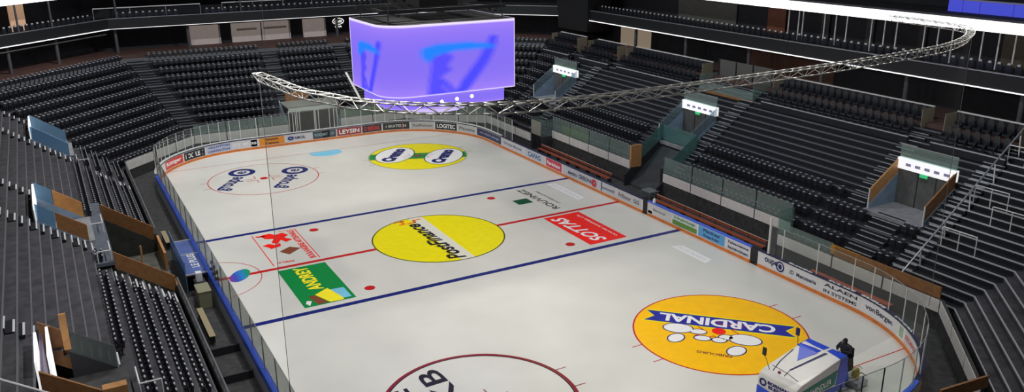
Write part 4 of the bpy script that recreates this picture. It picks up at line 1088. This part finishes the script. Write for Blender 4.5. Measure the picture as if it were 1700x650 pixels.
# rigging above
o = empty('rigging_frame', (0, 0, 15.2), 'black rigging frame with cables above the hanging screens', 'rigging')
for y in (-2, 2): MB().box(-4.2, 4.2, y-.1, y+.1, 15.3, 15.5).build('beam', steel_d, o)
for x in (-3.2, 0, 3.2): MB().box(x-.1, x+.1, -2.6, 2.6, 15.15, 15.3).build('beam', steel_d, o)
MB().hexa([(-1.2, -1, 15.5), (1.4, -1, 15.5), (1.4, 1.2, 15.5), (-1.2, 1.2, 15.5), (-.8, -.8, 18.4), (1.6, -.8, 18.4), (1.6, 1.2, 18.4), (-.8, 1.2, 18.4)]).build('hoist_housing', black, o)
for x, y in ((-3.8, -2.4), (3.8, -2.4), (-3.8, 2.4), (3.8, 2.4), (0, 2.2)): MB().tube((x, y, 14.6), (x*.8, y*.8, 24), .04).build('cable', steel_d, o)
for x in (-2.4, -1.9): MB().hexa([(x, -1.2, 15.3), (x+.3, -1.2, 15.3), (x+.3, -.9, 15.3), (x, -.9, 15.3), (x-1.8, -1.2, 16.8), (x-1.5, -1.2, 16.8), (x-1.5, -.9, 16.8), (x-1.8, -.9, 16.8)]).build('brace', mat('grey_brace', (.12, .12, .12), .5), o)

# ------------------------------------------------------------------ curved truss and the net that hangs from it
TP = [(-15.44, -20.36), (-15.22, -22.16), (-14.97, -24.06), (-14.48, -25.3), (-14.04, -26.38), (-12.91, -27.72), (-11.78, -28.49), (-10.15, -29.2), (-7.6, -29.5), (-3.92, -29.45), (-.81, -29.35), (3.24, -29.1), (6.97, -28.7), (10.51, -28.1), (13.86, -26.7), (16.28, -24.81), (17.0, -22.39), (17.33, -20.05)]
def resample(pts, st):
    out = [Vector(pts[0])]; acc = 0
    P_ = [Vector(p) for p in pts]; d_acc = 0.0
    lens = [0]
    for a, b_ in zip(P_, P_[1:]): lens.append(lens[-1]+(b_-a).length)
    n = int(lens[-1]/st); res = []
    def cr(i, t):
        p0 = P_[max(i-1, 0)]; p1 = P_[i]; p2 = P_[i+1]; p3 = P_[min(i+2, len(P_)-1)]
        return .5*((2*p1)+(-p0+p2)*t+(2*p0-5*p1+4*p2-p3)*t*t+(-p0+3*p1-3*p2+p3)*t**3)
    for j in range(n+1):
        L_ = lens[-1]*j/n
        i = max(q_ for q_ in range(len(P_)-1) if lens[q_] <= L_+1e-9)
        t = (L_-lens[i])/(lens[i+1]-lens[i]); res.append(cr(i, min(t, 1)))
    return res
tr = resample(TP, .42)
TRU = empty('curved_truss', (0, -29.4, 15.5), 'long curved aluminium truss hanging across the near end of the arena', 'truss')
alu = mat('truss_aluminium', (.55, .54, .51), .4, metal=.4)
ch = [MB(), MB(), MB()]; brc = MB(); prev = None
for i, p in enumerate(tr):
    a = tr[max(i-1, 0)]; b_ = tr[min(i+1, len(tr)-1)]; tg = (b_-a).normalized(); n2 = Vector((-tg.y, tg.x))
    P3 = [Vector((p.x+n2.x*.17, p.y+n2.y*.17, 15.62)), Vector((p.x-n2.x*.17, p.y-n2.y*.17, 15.62)), Vector((p.x, p.y, 15.34))]
    if prev:
        for q_ in range(3): ch[q_].tube(prev[q_], P3[q_], .026, 5)
        e = i % 2
        brc.tube(prev[0] if e else P3[0], P3[2] if e else prev[2], .013, 4); brc.tube(prev[1] if e else P3[1], P3[2] if e else prev[2], .013, 4); brc.tube(prev[0] if e else prev[1], P3[1] if e else P3[0], .013, 4)
    else:
        brc.tube(P3[0], P3[1], .02, 4); brc.tube(P3[1], P3[2], .02, 4); brc.tube(P3[0], P3[2], .02, 4)
    prev = P3
for c in ch: c.build('chord', alu, TRU, True)
brc.build('bracing', alu, TRU)
for hx, hy_ in ((-15.2, -21), (0, -29.3), (12, -27.4)): MB().tube((hx, hy_, 15.6), (hx, hy_, 24), .007).build('hanger', steel_d, TRU)
MB().tube((-13.9, -26.5, 15.6), (-14.2, -26.2, 16.4), .03).build('bracket', steel_w, TRU)
npts = [(-15.15, -19.3), (-15.15, -23.5)]+[tuple(p) for p in tr if p.y < -25.0 and p.x < 15.0]+[(15.15, -26.0)]
nb_ = MB(); vs = []
for x, y in npts:
    y0 = max(y, -30.25)
    vs += [(x, y, 2.95), (x, y, 15.35)]
nb_.add(vs, [(2*i, 2*i+2, 2*i+3, 2*i+1) for i in range(len(npts)-1)])
NET = empty('safety_net', (0, -29.4, 2.95), 'sheer grey safety net hanging from the curved truss at the near end', 'net')
nb_.build('netting', net_m, NET)
b = MB(); b.tube((-15.15, -19.3, 1.1), (-15.15, -19.3, 15.4), .013); b.tube((15.15, -26.0, 2.0), (15.15, -26.0, 15.4), .016); b.build('edge_rope', mat('dark_rope', (.2, .2, .19), .8), NET)

# ------------------------------------------------------------------ benches and scorers' area
def bench(y0, y1, x0, label, high=False):
    o = empty('player_bench', (x0, (y0+y1)/2, 0), label, 'bench')
    MB().box(x0, x0+.38, y0, y1, .62, .67).build('seat_board', mat('red_brown_wood', L((150, 74, 48)), .45, noise=.15), o)
    MB().box(x0+.40, x0+.44, y0, y1, .82, 1.0).build('back_board', M['red_brown_wood'], o)
    MB().box(x0+.39, x0+.46, y0, y1, 1.0, 1.03).build('back_cap', mat('pale_cap', L((190, 160, 140)), .5), o)
    n_ = int((y1-y0)/1.6)+1
    for i in range(n_+1):
        y = y0+.05+(y1-y0-.1)*i/n_; MB().box(x0+.05, x0+.43, y-.03, y+.03, .05, .62).build('leg', steel_d, o); MB().box(x0+.39, x0+.43, y-.03, y+.03, .6, .98).build('back_support', steel_d, o)
    return o
bench(3.6, 14.6, 16.5, 'far red wooden player bench behind the right boards'); bench(-13.6, -2.4, 16.3, 'near red wooden player bench behind the right boards')
struct(MB().box(15.25, 18.0, -14, 16, -.05, .18).build('bench_platform', floor_d))
MB_ = MB()
o = empty('water_station', (17.2, -.9, 0), 'grey metal sink stand between the two player benches', 'stand')
MB().box(16.7, 17.6, -1.6, -.5, .8, .88).build('basin', steel, o)
for x in (16.75, 17.55):
    for y in (-1.55, -.55): MB().tube((x, y, .15), (x, y, .8), .03).build('leg', steel, o)
b = MB(); b.lathe([(.1, .18), (.12, .3), (.08, .5), (.03, .55)], 12, None, Matrix.Translation((15.08, -4.2, .92))); tag(b.build('water_bottle', white_wall), 'small white bottle on the boards in front of the near bench', 'bottle')
# left scorers' box
o = empty('scorers_box', (-15.8, 2, 0), 'blue glazed scorers\' box with a white lettered desk behind the left boards', 'box')
MB().box(-16.45, -15.25, -1.0, 5.0, .98, 1.05).build('desk_top', mat('blue_lit_desk', L((92, 112, 176)), .35, noise=.25, nscale=1.2), o)  # blue light on the desk is put into its colour
MB().box(-16.45, -16.40, -1.0, 5.0, 0, 1.9).build('back_glass', glass_b, o)
for y in (-1.0, 5.0, 2.4): MB().box(-16.45, -15.2, y-.02, y+.02, 1.05, 1.12).build('divider', panel_w, o)
for x, y in ((-16.4, -.95), (-15.3, -.95), (-16.4, 4.95), (-15.3, 4.95)): MB().tube((x, y, 0), (x, y, 1.0), .04).build('leg', steel_d, o)
g = MB(); text_mb(g, 'LE PLUS', lambda u, v: Vector((-15.75+.0*u+.35*(0)-.45*v+.3, .1+2.3*u-.0, 1.06)), None, .03); g.build('lettering', white_paint, o)
o = empty('cabinet', (-15.85, -2.9, 0), 'beige equipment cabinet behind the left boards', 'cabinet')
MB().box(-16.2, -15.5, -3.6, -2.3, -.06, .92).build('body', mat('beige_metal', L((150, 148, 120)), .5), o, bevel=.03)
MB().box(-16.22, -15.48, -3.62, -2.28, .92, .97).build('lid', mat('beige_metal', L((150, 148, 120)), .5), o)
o = empty('speaker', (-15.8, -1.6, 0), 'white box and black stand beside the scorers\' desk', 'equipment')
MB().box(-16.0, -15.65, -1.9, -1.5, .9, 1.45).build('box', white_wall, o, bevel=.03); MB().box(-16.1, -15.5, -2.1, -1.3, .85, .9).build('shelf', steel_d, o); MB().tube((-15.8, -1.7, 0), (-15.8, -1.7, .85), .05).build('leg', steel_d, o)
for y0, y1, lb in ((-8.3, -4.5, 'pale wooden penalty bench near the beige cabinet'), (6.9, 9.4, 'pale wooden penalty bench beyond the scorers\' desk')):
    o = empty('penalty_bench', (-16.3, y0, 0), lb, 'bench'); MB().box(-16.5, -16.2, y0, y1, .42, .47).build('seat_board', mat('pale_board', L((170, 155, 120)), .5), o)
    for y in (y0+.2, y1-.2): MB().box(-16.48, -16.22, y-.04, y+.04, 0, .42).build('leg', steel_d, o)
b = MB()
for y in (-9.5, -12.5): b.box(-16.9, -15.3, y-.05, y+.05, -.06, .35)
struct(b.build('floor_divider', steel_d))
# small stands and microphones on the left boards
for y in (-1.8, -2.6, -3.4):
    b = MB(); b.tube((-15.05, y, 1.08), (-15.05, y, 1.95), .03); b.box(-15.2, -14.95, y-.15, y+.15, 1.5, 1.54); b.box(-15.1, -15.0, y-.12, y+.12, 1.85, 2.0)
    tag(b.build('camera_mount', steel_d), 'small dark camera mount standing on the left boards by the scorers\' desk', 'mount', 'mounts on the left boards')

# ------------------------------------------------------------------ ice resurfacer
ZR = empty('ice_resurfacer', (5.6, -27.0, 0), 'blue and white ice resurfacing machine with adverts on its sides', 'ice resurfacer')
ZA = math.radians(6)
ZT = Matrix.Translation((3.85, -28.0, 0)) @ Matrix.Rotation(ZA, 4, 'Z')   # local: x length (front at 0), y 0..2 width, z up
def zb(name, mb, mt, parent=None, bevel=0, smooth=False):
    mb.v = [tuple(ZT @ Vector(v)) for v in mb.v]; return mb.build(name, mt, parent or ZR, smooth, bevel)
zw = mat('machine_white', (.74, .73, .70), .3, noise=.04); zbl = mat('machine_blue', L((20, 70, 215)), .28)
# side profile of the snow tank: vertical nose, rounded, rising to the rear
prof = [(0, .55), (0, 1.35), (.08, 1.55), (.35, 1.68), (3.0, 2.12), (3.45, 2.12), (3.55, 2.0), (3.55, .5)]
TS = Matrix(((1, 0, 0, 0), (0, 0, 1, 0), (0, 1, 0, 0), (0, 0, 0, 1)))
b = MB(); b.prism(prof, 2.0, None, TS); body = zb('snow_tank', b, zw, bevel=.05)
def zquad(name, pts, mt, parent=body, th=.012):
    a, b2, c = Vector(pts[0]), Vector(pts[1]), Vector(pts[2]); n = (b2-a).cross(c-a).normalized()
    mb = MB(); k_ = len(pts); vs = [Vector(p)+n*th for p in pts]+[Vector(p)-n*th for p in pts]
    mb.add(vs, [tuple(range(k_)), tuple(range(2*k_-1, k_-1, -1))]+[(i, k_+i, k_+(i+1) % k_, (i+1) % k_) for i in range(k_)])
    return zb(name, mb, mt, parent)
def top(x): return 1.68+(x-.35)*.166+.008
zquad('blue_panel', [(1.65, 1.25, top(1.65)), (2.7, .95, top(2.7)), (2.75, 1.95, top(2.75))], zbl)
zquad('blue_panel', [(2.74, .98, top(2.74)), (3.45, .9, 2.13), (3.45, 2.0, 2.13), (2.6, 2.0, top(2.6))], zbl, th=.014)
zquad('blue_panel', [(2.95, .0, top(2.95)), (3.45, 0, 2.13), (3.45, .75, 2.13), (3.1, .75, top(3.1))], zbl)
zquad('blue_stripe', [(.9, 1.0, top(.9)), (2.9, .62, top(2.9)), (2.9, .75, top(2.9)), (.9, 1.08, top(.9))], p_navy)
zquad('blue_panel', [(-.008, 0, .55), (-.008, 2.0, .55), (-.008, 2.0, .95), (-.008, 0, .75)], zbl)
zquad('blue_side', [(2.75, -.008, .55), (3.52, -.008, .55), (3.52, -.008, 2.05), (3.0, -.008, 2.05)], zbl)
zquad('blue_side', [(0.2, -.008, .55), (2.75, -.008, .55), (2.75, -.008, .85), (.2, -.008, .75)], zbl)
zquad('green_advert', [(.35, -.01, .8), (2.7, -.01, .95), (2.85, -.01, 1.6), (.35, -.01, 1.35)], p_teal)
g = MB(); text_mb(g, 'SCHINDLER', lambda u, v: Vector((.75+1.7*u, -.026, .95+.28*v+.12*u)), None, .01); zb('lettering', g, white_paint, body)
g = MB(); text_mb(g, 'BORNAND', lambda u, v: Vector((-.022, 1.45-1.3*u, 1.22+.16*v)), None, .05); zb('lettering', g, p_navy, body); g = MB(); text_mb(g, 'ELECTRO', lambda u, v: Vector((-.022, 1.4-1.25*u, 1.02+.16*v)), None, .05)
for i in range(20):
    a0 = 2*math.pi*i/20; a1 = 2*math.pi*(i+1)/20
    g.add([Vector((-.02, 1.7+math.cos(a)*r, 1.2+math.sin(a)*r)) for a, r in ((a0, .1), (a1, .1), (a1, .19), (a0, .19))], [(0, 1, 2, 3)])
zb('lettering', g, p_navy, body)
g = MB(); text_mb(g, '22', lambda u, v: Vector((-.022, .75-.3*u, .78+.16*v)), None, .05); zb('lettering', g, p_black, body)
b = MB(); b.lathe([(.07, 0), (.07, .05), (.03, .08)], 14, None, Matrix.Translation((.45, 1.25, 1.70))); zb('cap', b, p_dred, body)
b = MB(); b.path([(.4, 1.55, 1.71), (1.1, 1.75, 1.84), (2.2, 1.9, 2.02)], .015); b.path([(.4, .95, 1.71), (.9, 1.04, 1.79), (2.9, .7, 2.12)], .012); zb('hose', b, black, body)
# mirrors on wire arms
for pts, nm_ in (([(.35, 1.7, 1.7), (.55, 2.05, 2.0), (.5, 2.15, 2.15)], 0), ([(2.6, 1.95, 2.0), (3.0, 2.25, 2.15), (3.0, 2.3, 2.3)], 1)):
    b = MB(); b.path(pts, .015); mo = zb('mirror_arm', b, black)
    x, y, z = pts[-1]; b = MB(); b.box(x-.04, x+.04, y-.1, y+.1, z, z+.38); zb('mirror', b, black if nm_ == 0 else p_navy, mo, bevel=.03)
b = MB(); b.path([(.5, .3, 1.7), (.45, .8, 1.86), (.4, 1.6, 1.95)], .014); zb('wire_guard', b, black)
# chassis, wheels, hood, operator seat, conditioner
b = MB(); b.box(.3, 3.6, .15, 1.85, .35, .6); zb('chassis', b, steel_d)
for x in (.75, 2.95):
    for y in (.05, 1.75):
        b = MB(); b.lathe([(.0, 0), (.34, 0), (.38, .04), (.38, .18), (.34, .22), (.0, .22)], 20, None, Matrix(((1, 0, 0, x), (0, 0, 1, y-.02), (0, 1, 0, .38), (0, 0, 0, 1)))); wl = zb('wheel', b, black)
        b = MB(); b.lathe([(.0, 0), (.16, 0), (.16, .26), (0, .26)], 12, None, Matrix(((1, 0, 0, x), (0, 0, 1, y-.04), (0, 1, 0, .38), (0, 0, 0, 1)))); zb('hub', b, steel, wl)
b = MB(); b.hexa([(3.55, .2, .5), (4.35, .3, .5), (4.35, 1.7, .5), (3.55, 1.8, .5), (3.55, .25, 1.85), (4.2, .4, 1.45), (4.2, 1.6, 1.45), (3.55, 1.75, 1.85)]); zb('engine_cover', b, zbl, bevel=.05)
b = MB(); b.hexa([(4.15, .55, .6), (4.75, .55, .6), (4.75, 1.3, .6), (4.15, 1.3, .6), (4.15, .6, 1.2), (4.7, .6, 1.2), (4.7, 1.25, 1.2), (4.15, 1.25, 1.2)]); b.hexa([(4.62, .6, 1.2), (4.75, .6, 1.2), (4.75, 1.25, 1.2), (4.62, 1.25, 1.2), (4.7, .65, 1.65), (4.8, .65, 1.65), (4.8, 1.2, 1.65), (4.7, 1.2, 1.65)]); b.v = [(x+.28, y, z+.06) for x, y, z in b.v]; zb('operator_seat', b, black, bevel=.03)
b = MB(); b.tube((3.95, .95, 1.45), (4.12, .95, 1.62), .025)
for i in range(14):
    a0, a1 = 2*math.pi*i/14, 2*math.pi*(i+1)/14
    b.tube((4.12-.08*math.sin(a0), .95+.19*math.cos(a0), 1.62+.17*math.sin(a0)), (4.12-.08*math.sin(a1), .95+.19*math.cos(a1), 1.62+.17*math.sin(a1)), .014, 5)
b.v = [(x+.28, y, z+.06) for x, y, z in b.v]; zb('steering_wheel', b, black)
b = MB(); b.box(4.55, 5.35, -.05, 2.05, .03, .32); cnd = zb('conditioner', b, steel, bevel=.03)
b = MB(); b.path([(4.4, .3, .9), (4.9, .3, .85), (5.0, .3, .35)], .05); b.path([(4.4, 1.7, .9), (4.9, 1.7, .85), (5.0, 1.7, .35)], .05); b.path([(3.8, -.05, .9), (4.6, -.1, .95), (5.1, -.05, .6)], .03); zb('hydraulic_arm', b, mat('brass_pipe', (.35, .28, .14), .4, metal=.5))
b = MB(); b.lathe([(.16, 0), (.17, .05), (.17, .4), (.14, .46), (0, .48)], 14, None, Matrix.Translation((4.3, .0, .75))); zb('wash_tank', b, mat('dirty_yellow', L((150, 140, 60)), .5))
b = MB(); b.path([(3.6, -.06, 1.2), (4.4, -.08, 1.35), (4.7, -.06, 1.1)], .02); zb('guard_rail', b, steel)

# driver
ZD = ZT @ Matrix.Translation((.28, 0, .06))
def W(x, y, z): return ZD @ Vector((x, y, z))
def skin(name, verts, edges, radii, mt, root=0, sub=2):
    me = bpy.data.meshes.new(name); me.from_pydata([tuple(v) for v in verts], edges, []); me.update()
    o = bpy.data.objects.new(name, me); COL.objects.link(o)
    sk = o.modifiers.new('skin', 'SKIN'); sk.use_smooth_shade = True
    for i, r in enumerate(radii):
        v = me.skin_vertices[0].data[i]; v.radius = (r, r) if not isinstance(r, tuple) else r; v.use_root = (i == root)
    ss = o.modifiers.new('sub', 'SUBSURF'); ss.levels = sub; ss.render_levels = sub
    dg = bpy.context.evaluated_depsgraph_get(); dg.update()
    m2 = bpy.data.meshes.new_from_object(o.evaluated_get(dg)); bpy.data.objects.remove(o)
    m2.materials.clear(); m2.materials.append(mt)
    o2 = bpy.data.objects.new(name, m2); COL.objects.link(o2)
    m2.polygons.foreach_set('use_smooth', [True]*len(m2.polygons))
    return o2
cloth = mat('black_jacket', (.018, .018, .022), .7, noise=.3, nscale=8)
skin_m = mat('skin', L((190, 140, 115)), .5)
hy = .93; V = [W(4.45, hy, 1.30), W(4.47, hy, 1.52), W(4.47, hy, 1.74), W(4.44, hy, 1.84), W(4.41, hy, 1.92),   # 0 pelvis 1 waist 2 chest 3 neck base 4 neck
     W(4.47, hy+.23, 1.78), W(4.38, hy+.36, 1.55), W(4.17, hy+.17, 1.62),     # 5-7 arm far
     W(4.47, hy-.23, 1.78), W(4.38, hy-.36, 1.55), W(4.17, hy-.17, 1.62),     # 8-10 arm near
     W(4.40, hy+.10, 1.28), W(4.02, hy+.15, 1.33), W(3.98, hy+.15, .98),      # legs
     W(4.40, hy-.10, 1.28), W(4.02, hy-.15, 1.33), W(3.98, hy-.15, .98)]
Eg = [(0, 1), (1, 2), (2, 3), (3, 4), (2, 5), (5, 6), (6, 7), (2, 8), (8, 9), (9, 10), (0, 11), (11, 12), (12, 13), (0, 14), (14, 15), (15, 16)]
Rr = [.19, .19, .215, .12, .07, .115, .08, .05, .115, .08, .05, .10, .075, .055, .10, .075, .055]
dr = skin('driver', V, Eg, Rr, cloth)
tag(dr, 'person in black jacket and cap driving the ice resurfacer, both hands on the wheel', 'person')
def ell(c, r, n=16, m_=10, T=None, jaw=0):
    b = MB(); vs = []; fs = []
    for j in range(m_+1):
        th = math.pi*j/m_
        for i in range(n):
            ph = 2*math.pi*i/n; x = r[0]*math.sin(th)*math.cos(ph); y = r[1]*math.sin(th)*math.sin(ph); z = r[2]*math.cos(th)
            if z < 0: x *= 1-jaw*(-z/r[2]); y *= 1-jaw*(-z/r[2])
            vs.append(Vector(c)+Vector((x, y, z)))
    for j in range(m_):
        for i in range(n): fs.append((j*n+i, j*n+(i+1) % n, (j+1)*n+(i+1) % n, (j+1)*n+i))
    b.add(vs, fs); return b
def dpart(name, b, mt, smooth=True):
    b.v = [tuple(ZD @ Vector(v)) for v in b.v]
    o = b.build(name, mt, dr, smooth); return o
hb = ell((4.39, hy, 2.03), (.095, .078, .12), jaw=.25)
hb.add(*[(lambda e: (e.v, e.f))(ell((4.295, hy, 2.02), (.022, .014, .024), 8, 6))][0])            # nose
for sy in (-1, 1):
    e = ell((4.395, hy+sy*.08, 2.03), (.022, .01, .03), 8, 6); hb.add(e.v, e.f)      # ears
dpart('head', hb, skin_m)
fe = MB()
for sy in (-1, 1): e = ell((4.303, hy+sy*.032, 2.045), (.008, .014, .007), 8, 6); fe.add(e.v, e.f)
e = ell((4.308, hy, 1.965), (.006, .024, .005), 8, 6); fe.add(e.v, e.f); dpart('face_detail', fe, black)
cp_ = ell((4.40, hy, 2.075), (.108, .09, .09), 16, 10); cp_.v = [(x, y, max(z, 2.06)) for x, y, z in cp_.v]
cp_.hexa([(4.20, hy-.06, 2.065), (4.33, hy-.075, 2.07), (4.33, hy+.075, 2.07), (4.20, hy+.06, 2.065), (4.20, hy-.06, 2.075), (4.33, hy-.075, 2.085), (4.33, hy+.075, 2.085), (4.20, hy+.06, 2.075)])
hd = ell((4.425, hy, 2.02), (.105, .098, .14), 16, 10); dpart('hood', hd, cloth)
dpart('cap', cp_, mat('black_cap', (.012, .012, .014), .8))
for sy in (-1, 1):   # gloved hands: palm, four fingers curled round the wheel, thumb
    hv = []; he = []; hr = []
    bx, by, bz = 4.17, hy+sy*.17, 1.62
    hv += [(bx, by, bz), (bx-.05, by, bz+.015)]; he += [(0, 1)]; hr += [.026, .032]
    for f in range(4):
        oy = (f-1.5)*.018; ln = (.030, .034, .032, .026)[f]; i0 = len(hv)
        hv += [(bx-.075, by+oy, bz+.03), (bx-.075-ln*.7, by+oy, bz+.02), (bx-.07-ln, by+oy, bz-.01)]
        he += [(1, i0), (i0, i0+1), (i0+1, i0+2)]; hr += [.010, .009, .008]
    i0 = len(hv); hv += [(bx-.045, by-sy*.035, bz+.0), (bx-.075, by-sy*.045, bz-.005)]; he += [(1, i0), (i0, i0+1)]; hr += [.011, .009]
    h_ = skin('hand', [ZD @ Vector(v) for v in hv], he, hr, mat('black_glove', (.03, .03, .03), .7), 1, 1); h_.parent = dr
for sy in (-1, 1):
    b = MB(); b.hexa([(3.78, hy+sy*.15-.05, .90), (4.05, hy+sy*.15-.045, .90), (4.05, hy+sy*.15+.045, .90), (3.78, hy+sy*.15+.05, .90), (3.80, hy+sy*.15-.04, .95), (4.04, hy+sy*.15-.05, 1.02), (4.04, hy+sy*.15+.05, 1.02), (3.80, hy+sy*.15+.04, .95)]); dpart('boot', b, black, False)
